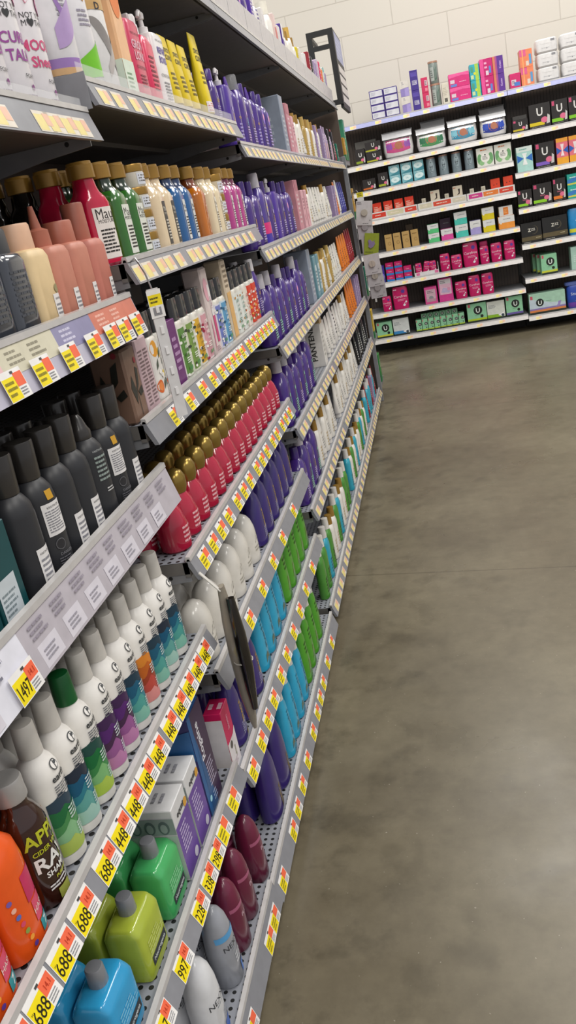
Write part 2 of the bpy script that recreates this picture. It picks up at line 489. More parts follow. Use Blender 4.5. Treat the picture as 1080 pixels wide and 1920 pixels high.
# matte black round bottles
def black_bottle(kind=0, h=.195, r=.027):
    pr = [(0, r-.003, r-.003), (.003, r, r), (h*.6, r, r), (h*.67, r*.93, r*.93), (h*.72, r*.72, r*.72), (h*.745, r*.56, r*.56)]
    capm = M('#322f2d', .3, coat=.3)
    if kind == 2: cap = [(h*.745, r*.6, r*.6), (h*.8, r*.62, r*.62), (h*.83, r*.5, r*.5), (h*.9, r*.3, r*.35), (h*.93, r*.2, r*.2)]
    else: cap = [(h*.745, r*.62, r*.62), (h*.76, r*.64, r*.64), (h*.99, r*.72, r*.72), (h, r*.69, r*.69)]
    if kind == 0: e = [('r', -.012, h*.6, .0, h*.665, '#c9992f'), ('r', -.024, .07, .012, .113, '#e2e0e0'), ('t', 'KRISTIN ESS', -.006, .106, .0042, INK), ('l', -.021, .074, .009, .104, 9, '#85858c'),
                       ('c', -.012, .057, .0075, '#66666a'), ('c', -.012, .057, .0065, '#2a2a2e'), ('t', 'DANGER', -.006, .042, .0055, '#7a7a80'), ('l', -.02, .03, .008, .04, 3, '#66666c')]
    elif kind == 1: e = [('r', -.014, .006, .014, .074, '#e2e0e0'), ('t', 'KRISTIN ESS', .0, .066, .0038, INK), ('l', -.011, .01, .011, .062, 8, '#8a8a92')]
    else: e = [('t', 'KRISTIN ESS', -.008, .125, .004, '#b8bcbc'), ('l', -.02, .08, .006, .12, 6, '#8f9c98'), ('l', -.012, .062, .006, .07, 2, '#c8c8c8')]
    return prod('hair_care_bottle', [('bottle_body', pr, M('#2b2c30', .42)), ('cap', cap, capm)], [('label', 0, e)])
# white bottles with coloured waves
WAVES = {'green': ('#2c4152', '#1d6a3c', '#47894f', '#83b585', '#a9bd58'), 'blue': ('#222d3e', '#0f5577', '#2a788a', '#5a9c96', '#9dc4b8'),
         'leaf': ('#1f4a44', '#116b38', '#388446', '#79b172', '#a8c24c'), 'purple': ('#3f2350', '#55246f', '#45274a', '#93568f', '#b97ba8'),
         'orange': ('#d8822a', '#c0611f', '#9d3c22', '#b8473c', '#d88a86'), 'teal': ('#1f3a4c', '#175a78', '#2d7d8c', '#4b9a92', '#7fb9a6')}
def wave_bottle(pal, capc='#cfcbc4', sticker=False, h=.197, r=.0265, blank=False):
    pr = [(0, r-.004, r-.004), (.004, r, r), (h*.62, r, r), (h*.68, r*.95, r*.95), (h*.73, r*.78, r*.78), (h*.77, r*.56, r*.56), (h*.79, r*.5, r*.5)]
    cap = [(h*.785, r*.58, r*.58), (h*.99, r*.53, r*.53), (h, r*.49, r*.49)]
    e = []
    if not blank:
        W = WAVES[pal]; zt = .094; n = 5
        tops = []
        for k in range(n + 1):
            z = zt - (zt - .017) * k / n
            a = .006 if 0 < k < n else (.004 if k == 0 else 0)
            ph = k * 1.9
            tops.append((lambda z, a, ph: (lambda u: z + a * sin(u * 7 + ph) * .6 + (a * 1.6 * max(0, 1 - abs(u - .35) * 6))))(z, a, ph))
        for k in range(n): e.append(('b', -.03, .034, tops[k+1], tops[k], W[k]))
        e += [('T', 'earth', 0, .118, .0125, '#3a3d40'), ('c', 0, .137, .0068, '#4a4d50'), ('c', 0, .137, .0055, '#e9e6e2'), ('r', -.0006, .131, .0006, .143, '#4a4d50'), ('c', .002, .139, (.003, .002), '#4a4d50'),
              ('l', -.014, .097, .014, .114, 5, '#6a6c72'), ('l', -.006, .06, .018, .078, 4, '#c8d4d4'), ('l', 0, .03, .018, .05, 5, '#c8d4d4')]
        if sticker: e.append(('r', -.044, .02, -.034, .1, '#d9b187'))
    return prod('shampoo_bottle', [('bottle_body', pr, M('#e8e5e0', .3, coat=.25), 2, (0, 0), 28), ('cap', cap, M(capc, .35))], [('label', 0, e)] if e else [])
def vinegar_bottle(h=.17, r=.029):
    pr = [(0, r-.004, r-.004), (.004, r, r), (h*.6, r, r), (h*.68, r*.93, r*.93), (h*.75, r*.72, r*.72), (h*.79, r*.58, r*.58), (h*.86, r*.56, r*.56)]
    cap = [(h*.84, r*.66, r*.66), (h*.86, r*.68, r*.68), (h*.9, r*.66, r*.66), (h*.985, r*.66, r*.66), (h, r*.62, r*.62)]
    e = [('T', 'APPLE', .0, .088, .024, '#b9bf2c', 1.), ('T', 'CIDER VINEGAR', .004, .076, .0085, '#b9bf2c'), ('T', 'RAW', .004, .054, .026, '#e6e6e2', 1.1), ('T', 'SHAMPOO', .006, .043, .0105, '#e6e6e2'),
         ('T', 'PURIFYING', .006, .035, .006, '#b9bf2c'), ('l', -.02, .024, .03, .033, 2, '#d8d8d8'), ('r', -.012, .008, .008, .022, '#9aa04a'), ('l', .01, .008, .03, .022, 4, '#c8c8c8')]
    return prod('shampoo_bottle', [('bottle_body', pr, M('#2e140d', .1, coat=.8), 2, (0, 0), 28), ('screw_cap', cap, M('#aaa8a6', .3, .2))], [('label', 0, e)])
def orange_bottle(h=.15, w=.035, d=.027):
    pr = [(0, w-.004, d-.004), (.004, w, d), (h*.72, w, d), (h*.86, w*.9, d*.9), (h*.94, w*.62, d*.62), (h, w*.3, d*.3)]
    e = [('r', .0, .06, .03, .095, '#c52a5e'), ('r', .004, .03, .03, .058, '#d8486a'), ('t', 'HASK', .016, .04, .01, '#f2e4da'), ('r', .008, .012, .028, .028, '#3a97a0'), ('T', '7', .018, .015, .015, '#eef4f4')]
    for i, c in enumerate(('#7a5fae', '#f0b8a0', '#5a6fc0', '#d64a6a', '#8aa04a', '#f0a030', '#5a3f9a')): e.append(('c', -.024 + i*.0022, .082 - i*.011, .0032, c))
    return prod('shampoo_bottle', [('bottle_body', pr, M('#e4581a', .25, coat=.3), 2.4, (0, 0), 28)], [('label', 0, e)])
# slab-shouldered bottle with a short grey screw cap
def slab_bottle(col, tint, h=.108, w=.0415, d=.03):
    pr = [(0, w-.005, d-.004, 5), (.004, w, d, 7), (h*.74, w, d, 7), (h*.8, w*.98, d*.9, 6), (h*.87, w*.93, d*.74, 5), (h*.89, w*.86, d*.66, 5), (h*.9, w*.4, d*.5, 3)]
    m = M(col, .15, coat=.5)
    capm = M('#85878c', .3, .1)
    cap = [(h*.88, .0125, .0125), (h*.9, .0132, .0132), (h*1.13, .012, .012), (h*1.15, .0108, .0108)]
    e = [('r', -.026, .018, .03, .034, '#3a3d42'), ('T', 'Neutrogena', .002, .0225, .0095, '#cfd4d4'), ('l', -.026, .04, .03, .064, 4, tint)]
    return prod('body_wash_bottle', [('bottle_body', pr, m, 5, (0, 0), 32), ('screw_cap', cap, capm, 2.4, (0, 0), 20)], [('label', 0, e)])
# inverted domed bottles
def dome_bottle(col, els, h=.165, w=.028, d=.026, n=2.2):
    pr = [(0, w*.9, d*.9), (.004, w, d), (h*.5, w, d), (h*.7, w*.93, d*.93), (h*.84, w*.78, d*.78), (h*.93, w*.55, d*.55), (h*.985, w*.26, d*.26), (h, .002, .002)]
    return prod('shampoo_bottle', [('bottle_body', pr, M(col, .3, coat=.35), n, (0, 0), 28)], [('label', 0, els)])
def wide_bottle(col, els, h=.165, w=.048, d=.024, capc=None):
    pr = [(0, w-.005, d-.004), (.004, w, d), (h*.45, w*.97, d*.98), (h*.7, w*.8, d*.9), (h*.86, w*.55, d*.75), (h*.93, w*.3, d*.5), (h*.95, .012, .012, 2)]
    cap = [(h*.94, .0135, .0135), (h*1.08, .013, .013), (h*1.1, .011, .011)]
    return prod('shampoo_bottle', [('bottle_body', pr, M(col, .28, coat=.35), 2.4, (0, 0), 24), ('cap', cap, capc or col)], [('label', 0, els)])
def cone_bottle(col, els, h=.19, w=.036, d=.022, capc='#d9d6cf'):
    pr = [(0, w-.004, d-.003), (.004, w, d), (h*.4, w*.88, d*.95), (h*.75, w*.62, d*.8), (h*.84, w*.45, d*.65)]
    cap = [(h*.84, w*.44, d*.7), (h, w*.38, d*.6)]
    return prod('shampoo_bottle', [('bottle_body', pr, M(col, .28, coat=.3), 2.6, (0, 0), 24), ('cap', cap, capc)], [('label', 0, els)])
def soft_pack(w, d, h, col, els, name='soft_pack', crimp=True, n=3.4):
    hw, hd = w/2, d/2
    pr = [(0, hw*.8, hd*.8), (.012, hw*.93, hd*.98), (h*.3, hw, hd), (h*.6, hw*.97, hd*.92), (h*.76, hw*.93, hd*.6), (h*.86, hw*.98, hd*.16), (h, hw*1.02, .003)] if crimp else \
         [(0, hw*.9, hd*.9), (h*.1, hw*.98, hd), (h*.5, hw, hd), (h*.9, hw*.97, hd*.98), (h, hw*.86, hd*.85)]
    ex = []
    if name == 'foil_bag':
        m = MB(); m.prism([(-.004, h*.98), (-hd*.5, h*.93), (-hd*.9, h*.74), (-hd*.94, h*.73), (-hd*.54, h*.95), (-.002, h*1.0)], -hw*.98, hw*.98, M('#cfcfd0', .25, .35)); ex = [('folded_flap', m)]
    return prod(name, [('bag', pr, M(col, .3, .25 if name == 'foil_bag' else 0.), n, (0, 0), 28)], [('printed_front', 0, els)] if els else [], ex)
# simple white bottle with gold cap, far shelves
def slim_bottle(col, capc, els=(), w=.024, d=.018, h=.17, capr=.011, n=2.6, name='hair_care_bottle'):
    pr = [(0, w-.003, d-.003), (.003, w, d), (h*.66, w, d), (h*.74, w*.8, d*.85), (h*.79, capr, capr, 2)]
    return prod(name, [('bottle_body', pr, M(col, .3, coat=.2), n, (0, 0), 16), ('cap', [(h*.79, capr*1.1, capr*1.1), (h, capr, capr)], M(capc, .3, .3 if capc == '#a5803c' else 0), 2, (0, 0), 12)], [('label', 0, list(els))] if els else [])
def L_(c='#777a80', n=5, w=.016, z0=.02, z1=.08): return [('l', -w, z0, w, z1, n, c)]
# ------------------------------------------------------------------ setting
def floor_mat():
    m, nt, b, N, ln = nodes('polished_concrete')
    tc = N('TexCoord')
    def noise(s, d=4, r=.55):
        n = N('TexNoise'); n.inputs['Scale'].default_value = s; n.inputs['Detail'].default_value = d; n.inputs['Roughness'].default_value = r
        ln(tc.outputs['Object'], n.inputs['Vector']); return n.outputs['Fac']
    def ramp(f, a, b_, ca, cb):
        r = N('ValToRGB'); r.color_ramp.elements[0].position = a; r.color_ramp.elements[1].position = b_
        r.color_ramp.elements[0].color = ca; r.color_ramp.elements[1].color = cb; ln(f, r.inputs[0]); return r.outputs[0]
    def mix(t, f, a, c):
        x = N('MixRGB'); x.blend_type = t
        for i, v in enumerate((f, a, c)):
            if isinstance(v, (int, float)): x.inputs[i].default_value = v
            elif isinstance(v, tuple): x.inputs[i].default_value = v
            else: ln(v, x.inputs[i])
        return x.outputs[0]
    base = ramp(noise(1.3, 5, .6), .32, .68, lin('#605848'), lin('#7a725f'))
    fine = ramp(noise(18, 6, .7), .3, .7, (.80, .79, .76, 1), (1.1, 1.1, 1.08, 1))
    c = mix('MULTIPLY', .8, base, fine)
    blot = ramp(noise(5.5, 3, .5), .60, .70, (1, 1, 1, 1), (.70, .70, .70, 1))
    c = mix('MULTIPLY', .6, c, blot)
    speck = ramp(noise(140, 1, .3), .78, .80, (0, 0, 0, 1), (.25, .24, .22, 1))
    c = mix('ADD', .6, c, speck)
    # sawn control joints across the aisle and a stain band along the shelf foot
    sp = N('SeparateXYZ'); ln(tc.outputs['Object'], sp.inputs[0])
    for y0 in (2.90, 5.33):
        f = mth(nt, 'LESS_THAN', mth(nt, 'ABSOLUTE', mth(nt, 'SUBTRACT', mth(nt, 'ADD', sp.outputs['Y'], mth(nt, 'MULTIPLY', sp.outputs['X'], .07 if y0 > 4 else .16)), y0 + (.02 if y0 > 4 else .03))), .0035)
        c = mix('MULTIPLY', mth(nt, 'MULTIPLY', f, .45), c, (.3, .28, .25, 1))
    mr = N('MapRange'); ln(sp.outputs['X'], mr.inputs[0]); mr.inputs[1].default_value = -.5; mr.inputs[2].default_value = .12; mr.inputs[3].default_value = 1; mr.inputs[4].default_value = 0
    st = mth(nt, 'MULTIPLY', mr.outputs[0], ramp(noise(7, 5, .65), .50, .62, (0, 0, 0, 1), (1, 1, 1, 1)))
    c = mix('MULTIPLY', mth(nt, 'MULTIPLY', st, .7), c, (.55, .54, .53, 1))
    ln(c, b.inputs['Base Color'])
    ln(ramp(noise(3, 4, .6), .3, .7, (.24, .24, .24, 1), (.40, .40, .40, 1)), b.inputs['Roughness'])
    b.inputs['Specular IOR Level'].default_value = .45
    return m
def wall_mat():
    m, nt, b, N, ln = nodes('painted_block_wall')
    tc = N('TexCoord'); mp = N('Mapping'); mp.inputs['Rotation'].default_value = (pi/2, 0, 0); mp.inputs['Location'].default_value = (.1, .045, 0)
    ln(tc.outputs['Object'], mp.inputs[0])
    br = N('TexBrick'); ln(mp.outputs[0], br.inputs['Vector'])
    br.inputs['Scale'].default_value = 1; br.inputs['Brick Width'].default_value = .9; br.inputs['Row Height'].default_value = .262
    br.inputs['Mortar Size'].default_value = .0045; br.inputs['Mortar Smooth'].default_value = .3
    br.inputs['Color1'].default_value = lin('#d6d0c5'); br.inputs['Color2'].default_value = lin('#d4cec3'); br.inputs['Mortar'].default_value = lin('#c0b9ae')
    ln(br.outputs['Color'], b.inputs['Base Color']); b.inputs['Roughness'].default_value = .7
    bp = N('Bump'); bp.inputs['Strength'].default_value = .3; bp.inputs['Distance'].default_value = .01; bp.invert = True
    ln(br.outputs['Fac'], bp.inputs['Height']); ln(bp.outputs[0], b.inputs['Normal'])
    return m
fl = MB().box(-7, 9, -6, 9, -.1, 0, floor_mat()); structure(fl.build('floor', smooth=False))
wl = MB().box(-7, 9, 8.17, 8.37, 0, 4.6, wall_mat()); structure(wl.build('wall_back', smooth=False))
# ------------------------------------------------------------------ shelves
XF, DEP = -.484, .44
TAGM = {}
def tag_mb(txt, P, w=.052, simple=False, lift=0):
    m = MB(); m.layer = lift
    yc, rc = '#f2dc14', '#ee6a48'
    if simple:
        m.art(P, [('r', 0, .003, w, .033, '#d9d0c2'), ('r', .002, .005, w*.58, .028, '#e0cf84'), ('r', w*.58, .012, w*.96, .03, '#deb096')])
    else:
        m.art(P, [('r', 0, .0, w, .036, '#eceae8'), ('r', .001, .001, w*.57, .028, yc), ('r', w*.57, .0145, w*.97, .031, rc),
                  ('l', w*.6, .003, w*.95, .013, 3, '#8d8d90'), ('r', w*.5, .031, w*.62, .034, '#444444')])
        if txt:
            m.art(P, [('t', txt, w*.3, .0055, .0235, '#1c1a10', .8 if len(txt) < 4 else .6), ('t', 'H', w*.08, .02, .004, '#4c4a20'), ('t', '14.1', w*.78, .019, .010, '#b03018', .8)])
        else: m.art(P, [('l', w*.08, .005, w*.52, .025, 3, '#8f8420')])
    return m
def shelf(key, a0, a1, z, where, label, tags=(), top=.005, bot=-.037, side='aisle', perf=True, fence=None, seg=None, near=None, depth=None, dense=None, simple=False, strip=False, rail=None, bracket=True, kick=False, full=False):
    """one shelf: deck, price rail, brackets, paper price tags; local x along the run, local y away from the shopper"""
    L = a1 - a0 - .004; d = depth or DEP
    root = empty('shelf')
    if side == 'aisle': root.location = (XF, a0 + .002, z); root.rotation_euler = (0, 0, pi/2)
    else: root.location = (a0 + .002, 7.6, z)
    tag(root, label, 'shelf', None)
    sl = .016
    m = MB(); m.box(0, L, .02, d, -.024, -.0008, STEELD); m.add([(0, .02, 0), (L, .02, 0), (L, d, 0), (0, d, 0)], [(0, 1, 2, 3)], PERF if perf else STEEL)
    m.box(0, L, .02, .03, -.03, -.001, STEELD); m.box(0, L, d*.5, d*.5+.02, -.034, -.024, STEELD); m.build('deck', root, False)
    m = MB(); m.prism([(0, bot), (sl, top), (sl+.004, top), (sl+.006, 0), (.02, -.01), (.008, bot)], 0, L, rail or RAIL)
    m.prism([(sl-.003, top-.004), (sl-.002, top+.004), (sl+.006, top+.005), (sl+.007, top-.004)], 0, L, RAILTOP)
    prail = m.build('price_rail', root, False)
    ln_ = sqrt(sl*sl + (top-bot)**2); ay, az = sl/ln_, (top-bot)/ln_
    def P(s0):
        return flat(lambda s, t, o: (s0 + s, ay*t - az*o, bot + az*t + ay*o))
    kick = kick or z < .16
    if bracket and not kick:
        for x0, x1 in ((.003, .006), (L-.006, L-.003)):
            mb = MB(); mb.prism([(.0205, -.001), (.0205, -.04), (.1, -.046), (d-.03, -.085), (d-.03, -.0245), (.031, -.0245)], x0, x1, STEEL)
            mb.add([(x0-.0004, .06+.004*cos(i*pi/4), -.03+.004*sin(i*pi/4)) for i in range(8)], [list(range(8))], BLACK)
            mb.build('bracket', root, False)
    if fence:
        h0, h1, n = fence
        for i in range(n):
            m = MB(); m.box(L*i/n+.003, L*(i+1)/n-.003, .022, .0245, h0, h1, FENCE); m.build('fence_panel', root, False)
    if seg:                                                        # printed header strip clipped into the rail
        hgt = ln_
        for s0, s1, col, tx in seg:
            s0 -= a0; s1 -= a0
            m = MB(); m.art(P(0), [('r', s0, hgt*(.0 if full else .42), s1, hgt*1.0, col)] + ([('r', s0+.02+i*.07, hgt*.05, min(s1, s0+.068+i*.07), hgt*.46, '#cfcbd4') for i in range(int((s1-s0-.02)/.07))] + [('l', s0+.028+i*.07, hgt*.14, min(s1, s0+.058+i*.07), hgt*.36, 3, '#9a97a2') for i in range(int((s1-s0-.02)/.07))] if full else []) + [('l', s0+.02+i*.06, hgt*.56, min(s1-.005, s0+.062+i*.06), hgt*.86, 3, tx) for i in range(int((s1-s0-.02)/.06))])
            m.build('header_strip', root, False)
    lo = .002 if not strip else .0
    allt = list(tags)
    if dense:
        t0, t1, stp = dense
        while t0 < t1: allt.append((t0, None)); t0 += stp * random.choice((1, 1, 1.3))
    for tt in allt:
        s = tt[0] - a0
        if s < 0 or s > L - .05: continue
        k = (tt[1], simple, round(ln_, 3), bool(seg))
        if k not in TAGM:
            o = tag_mb(tt[1], P(0), simple=simple, lift=34 if seg else 0).build('price_tag', prail, False); TAGM[k] = o
        else:
            o = TAGM[k].copy(); COL.objects.link(o); o.parent = prail
        o.location = (s, 0, 0)
    if kick: MB().box(.002, L-.002, .05 if side == 'aisle' else .3, .065 if side == 'aisle' else .31, -z, -.036, M('#0c0c0c', .6)).build('kick_plate', root, False)  # near-black colour; on the back wall it stands in for the shaded void
    SH[key] = (z, where)
    return root
FENCE = M('#c6c2c4', .3, alpha=.9)
AB, BC, CD, DE, EN = 1.325, 2.535, 3.66, 4.86, 5.84
# near bay
shelf('A1', .1, AB, .10, 'near bay bottom deck', 'grey bottom deck shelf of near bay with nearest lowest price rail', [(.89, None), (.997, None), (1.183, None), (1.235, None)], bot=-.05)
shelf('A2', .1, AB-.02, .412, 'near bay second shelf', 'grey shelf of near bay just above its bottom deck, with 997 tags', [(.744, '997'), (.839, '997'), (.94, '228'), (1.0, '338'), (1.055, '298'), (1.11, None), (1.19, None)], top=.012, bot=-.022)
shelf('A3', .1, AB, .703, 'near bay third shelf', 'perforated grey shelf of near bay with 688 and 448 tags', [(t, s) for t, s in zip((.49, .545, .602, .66, .735, .79, .845, .90, .955, 1.019, 1.075, 1.13, 1.185, 1.24), ['688']*4 + ['688'] + ['448']*9)], bot=-.026, top=.012)
shelf('A4', .1, AB, 1.0, 'near bay fourth shelf', 'grey shelf of near bay with pale lilac header strip, below black bottles', [(.69, '1497')], top=.033, bot=-.034, seg=[(.1, .745, '#dcdce6', '#7a7a88'), (.745, 1.32, '#b4aeb6', '#918a97')], rail=M('#c9c5cf', .3), full=True)
a5 = shelf('A5', .1, 1.367, 1.285, 'near bay fifth shelf', 'shelf of near bay with pink, cream, lilac and coral header strip', [(t, None) for t in (.857, .937, 1.024, 1.112, 1.187, 1.243, 1.303)], top=.034, bot=-.03, seg=[(.1, .88, '#e6bdbf', '#b08488'), (.88, 1.037, '#cfcab4', '#8f8a78'), (1.037, 1.17, '#8d8aac', '#c9c6dd'), (1.17, 1.36, '#cf7a66', '#eab4a4')], rail=M('#b9b6c6', .3))
a6 = shelf('A6', .1, 1.385, 1.59, 'near bay top shelf', 'topmost visible shelf of near bay with white and pink cans', [(t, None) for t in (.98, 1.03, 1.153, 1.191, 1.241, 1.29)], top=.012, bot=-.036, simple=True)
# second bay
shelf('B1', AB, BC, .087, 'second bay bottom deck', 'grey bottom deck shelf of second bay with purple and turquoise bottles', [(t, None) for t in (1.345, 1.496, 1.57, 1.655, 1.753, 1.873, 1.967, 2.041, 2.12, 2.237, 2.36)], bot=-.045)
shelf('B2', AB, BC, .38, 'second bay second shelf', 'perforated grey shelf of second bay above its bottom deck', [(t, None) for t in (1.335, 1.429, 1.506, 1.587, 1.689, 1.784, 1.9, 2.02, 2.15, 2.3)])
shelf('B3', AB, BC, .61, 'second bay third shelf', 'grey shelf of second bay carrying white rounded bottles', [(t, None) for t in (1.42, 1.55, 1.7, 1.85, 2.0, 2.2)])
shelf('B4', AB, BC, .845, 'second bay fourth shelf', 'grey shelf of second bay carrying gold capped red bottles', dense=(1.36, 2.45, .07))
shelf('B5', 1.285, BC, 1.115, 'second bay fifth shelf', 'grey shelf of second bay under the black capped lotion bottles', [(t, None) for t in (1.39, 1.5, 1.6, 1.688, 1.769, 1.834, 1.89, 1.945, 2.0, 2.08)], dense=(2.14, 2.46, .06))
shelf('B6', 1.385, BC+.01, 1.367, 'second bay sixth shelf', 'grey shelf of second bay under the gold capped bottles', [(t, None) for t in (1.39, 1.443, 1.518, 1.572, 1.643, 1.74, 1.795)], dense=(1.87, 2.46, .065), simple=True)
b7 = shelf('B7', 1.402, BC+.02, 1.645, 'second bay seventh shelf', 'grey shelf of second bay under pink, white and yellow bottles', dense=(1.43, 2.46, .068), simple=True)
# third to fifth bay
for k, a, b, nm in (('C', BC, CD, 'third'), ('D', CD, DE, 'fourth'), ('E', DE, EN, 'fifth')):
    for i, z in enumerate((.10, .46, .74, 1.007, 1.30, 1.595)):
        w = f'{nm} bay ' + ('bottom deck', 'second shelf', 'third shelf', 'fourth shelf', 'fifth shelf', 'sixth shelf')[i]
        aa = a + (.015 if k == 'C' else 0)
        shelf(k + str(i+1), aa, b, z, w, f'long grey shelf, {w}, with narrow price tag rail', dense=(aa+.03, b-.05, .075), simple=True, perf=i < 3)
for k, a, b, nm in (('B8', 1.33, BC, 'second'), ('C7', BC, CD, 'third'), ('D7', CD, DE, 'fourth'), ('E7', DE, EN+.06, 'fifth')):
    shelf(k, a, b, 1.952, f'{nm} bay overhead shelf', f'overhead shelf of {nm} bay with translucent front fence panels', fence=(.0, .085, 4), perf=False, bot=-.036, bracket=True)
# clear lips and dividers
for rt, L in ((a6, 1.28), (b7, 1.14)):
    m = MB(); m.box(.0, L, .0225, .024, .0, .03, CLEAR); m.build('clear_lip', rt, False)
MB().box(-.0022, -.0002, .012, .11, -.04, .014, M('#8f9095', .4)).build('bracket', b7, False)
# bay frames: back panel, slotted upright, kick plate
for a, b, nm, top in ((.1, AB, 'near', 1.95), (AB, BC, 'second', 1.95), (BC, CD, 'third', 1.95), (CD, DE, 'fourth', 1.95), (DE, EN, 'fifth', 1.95)):
    r = empty('shelving_bay'); r.location = (XF - DEP - .002, a, 0); r.rotation_euler = (0, 0, pi/2); L = b - a
    tag(r, f'dark pegboard back frame of the {nm} shelving bay along the aisle', 'shelving')
    MB().box(.02, L-.02, .002, .02, .0, top, PEGB).build('back_panel', r, False)
    MB().box(0, .02, .0, .03, 0, top, M('#4a4a4c', .4)).build('upright', r, False)
# end frame post by the last bay
r = empty('steel_stand'); r.location = (XF, EN+.03, 0); tag(r, 'slim grey metal stand of two posts closing the far end of the aisle shelves', 'stand')
for x in (-.03, -.43):
    MB().box(x, x+.028, 0, .03, 0, 1.64, STEEL, .002).build('post', r, False)
MB().box(-.402, -.03, .004, .026, 1.612, 1.64, STEEL).build('top_bar', r, False)
# ------------------------------------------------------------------ aisle products
# near bay, bottom deck
nx = lambda band, b2: [('t', 'NEXXUS', .002, .085, .0155, '#33363c', 1.1), ('l', -.014, .078, .018, .082, 1, '#8a8f96')] + band
put('A1', 'nexxus_w', lambda: dome_bottle('#dcdde0', nx([('r', -.004, .012, .03, .036, '#3c62b4'), ('l', 0, .04, .024, .06, 3, '#9aa0ae')], 0), .175, .034, .03), 'white domed bottle with dark lettering', 'bottle', .985, 2)
put('A1', 'nexxus_g', lambda: dome_bottle('#9b9ea6', nx([('r', -.04, .108, .034, .12, '#5aa0d4'), ('t', '20%', .012, .11, .01, '#d0e4f4'), ('r', .002, .012, .032, .036, '#3a6cc0'), ('l', .004, .016, .028, .032, 3, '#8ab0e4'), ('l', -.01, .045, .022, .07, 3, '#d4d6da')], 0), .17, .03, .028), 'silver grey domed bottle with blue bands', 'bottle', 1.10, 2)
bur = lambda: dome_bottle('#6b1f3c', [('r', -.032, .098, .008, .106, '#a85a78'), ('t', 'PLUS', .004, .075, .012, '#e0c0cc'), ('v', 'volume', .018, .034, .012, '#a4738a'), ('r', .01, .02, .024, .03, '#a84870')], .16, .029, .027)
put('A1', 'burgundy', bur, 'burgundy domed bottle with pink band', 'bottle', [1.175, 1.25], 2)
put('B1', 'burgundy', bur, 'burgundy domed bottle with pink band', 'bottle', 1.36, 2)
aus = lambda: wide_bottle('#35256c', [('v', 'MEGA', .014, .05, .017, '#8a7430'), ('v', 'moist', .028, .05, .011, '#8a7430'), ('r', .004, .01, .03, .03, '#5a4c40')], .19, .05, .026)
put('B1', 'aus_wide', aus, 'wide deep purple bottle with gold lettering', 'bottle', [1.56, 1.675], 2)
turq = lambda: cone_bottle('#2fa3c8', [('v', 'SPLASH', .006, .075, .014, '#1c5468'), ('p', [(-.02, .02), (-.008, .03), (.004, .026), (-.004, .044), (-.016, .04)], '#5c6a58'), ('p', [(.012, .012), (.026, .018), (.02, .03)], '#6a5a40'), ('l', -.008, .1, .006, .13, 3, '#1c6a84')])
put('B1', 'turq', turq, 'turquoise tapered bottle with dark script', 'bottle', [1.785, 1.865, 1.955, 2.04], 2)
put('B1', 'greencone', lambda: cone_bottle('#4f9a2a', [('p', [(-.015, .03), (.01, .04), (.02, .06), (-.005, .07)], '#7a5a34'), ('l', -.014, .09, .012, .13, 3, '#2e5a18')]), 'leaf green tapered bottle with brown motif', 'bottle', [2.13, 2.215, 2.3, 2.39], 2)
# near bay, second shelf
nb = lambda c, t: (lambda: slab_bottle(c, t))
put('A2', 'neu_blue', nb('#2f97c9', '#7cc4e4'), 'blue body wash bottle with grey screw cap', 'bottle', .748, 2, xf=-.52)
put('A2', 'neu_lime', nb('#a3b13c', '#c6d070'), 'lime green body wash bottle with grey screw cap', 'bottle', .865, 2, xf=-.52)
put('A2', 'neu_green', nb('#46a862', '#86cc98'), 'mint green body wash bottle with grey screw cap', 'bottle', .975, 2, xf=-.52)
def equate():
    w, d, h = .068, .085, .142
    f = [('r', -w/2, 0, w/2, h*.74, '#6a4a9c'), ('T', 'equate', .004, h*.8, .016, '#2a2a30'), ('c', .024, h*.8, .008, '#d8a03c'), ('l', -w*.35, h*.32, w*.3, h*.68, 7, '#c4b6dc'), ('c', .016, h*.12, .009, '#cfcad8'), ('r', -w/2, 0, w/2, h*.03, '#dcdce0')]
    s = [('r', -d/2, h*.04, d/2, h*.66, '#aebcb4'), ('r', -d/2, h*.68, d/2, h*.9, '#8f9a98')]
    s += [('c', -.024 + i*.024, h*.78, (.0095, .013), '#5e6a6c') for i in range(3)] + [('c', -.024 + i*.024, h*.77, (.006, .009), '#95a09e') for i in range(3)]
    s += [('c', .002, h*.46, .022, '#9aaaa0'), ('c', .002, h*.46, .019, '#b8c6be'), ('l', -d*.3, h*.1, d*.3, h*.3, 4, '#7a8a84')]
    t = [('l', -w*.2, -d*.3, w*.26, d*.3, 4, '#9a9aa0')]
    return carton(w, d, h, '#d9d9da', f, s, t, name='carton')
put('A2', 'equate', equate, 'white and purple carton with row of faces on side', 'box', [1.05, 1.125], 1, xf=-.518)
def rogaine():
    w, d, h = .078, .09, .205
    f = [('r', -w/2, 0, -w*.3, h, '#2a5f96'), ('r', -w*.3, 0, w/2, h, '#43304e'), ('p', [(-w*.3, 0), (w*.1, 0), (-w*.3, h*.8)], '#2f5a8c'), ('v', 'Rogaine', .002, h*.68, .024, '#e6e4ec'), ('l', -w*.1, h*.2, w*.4, h*.45, 7, '#b9b0c8'), ('c', -w*.3, h*.14, .006, '#a8dcec'), ('l', -w*.1, h*.05, w*.2, h*.16, 3, '#a8b8d8')]
    return carton(w, d, h, '#3d3a74', f, [('p', [(-d/2, h*.6), (d/2, h*.6), (d/2, h*.9), (-d/2, h*.8)], '#2d66a0')], [('p', [(-w/2, -d/2), (w/2, -d/2), (w/2, -.01)], '#2d66a0')])
put('A2', 'rog', rogaine, 'tall dark blue and plum carton with white script', 'box', 1.205, 1, xf=-.518)
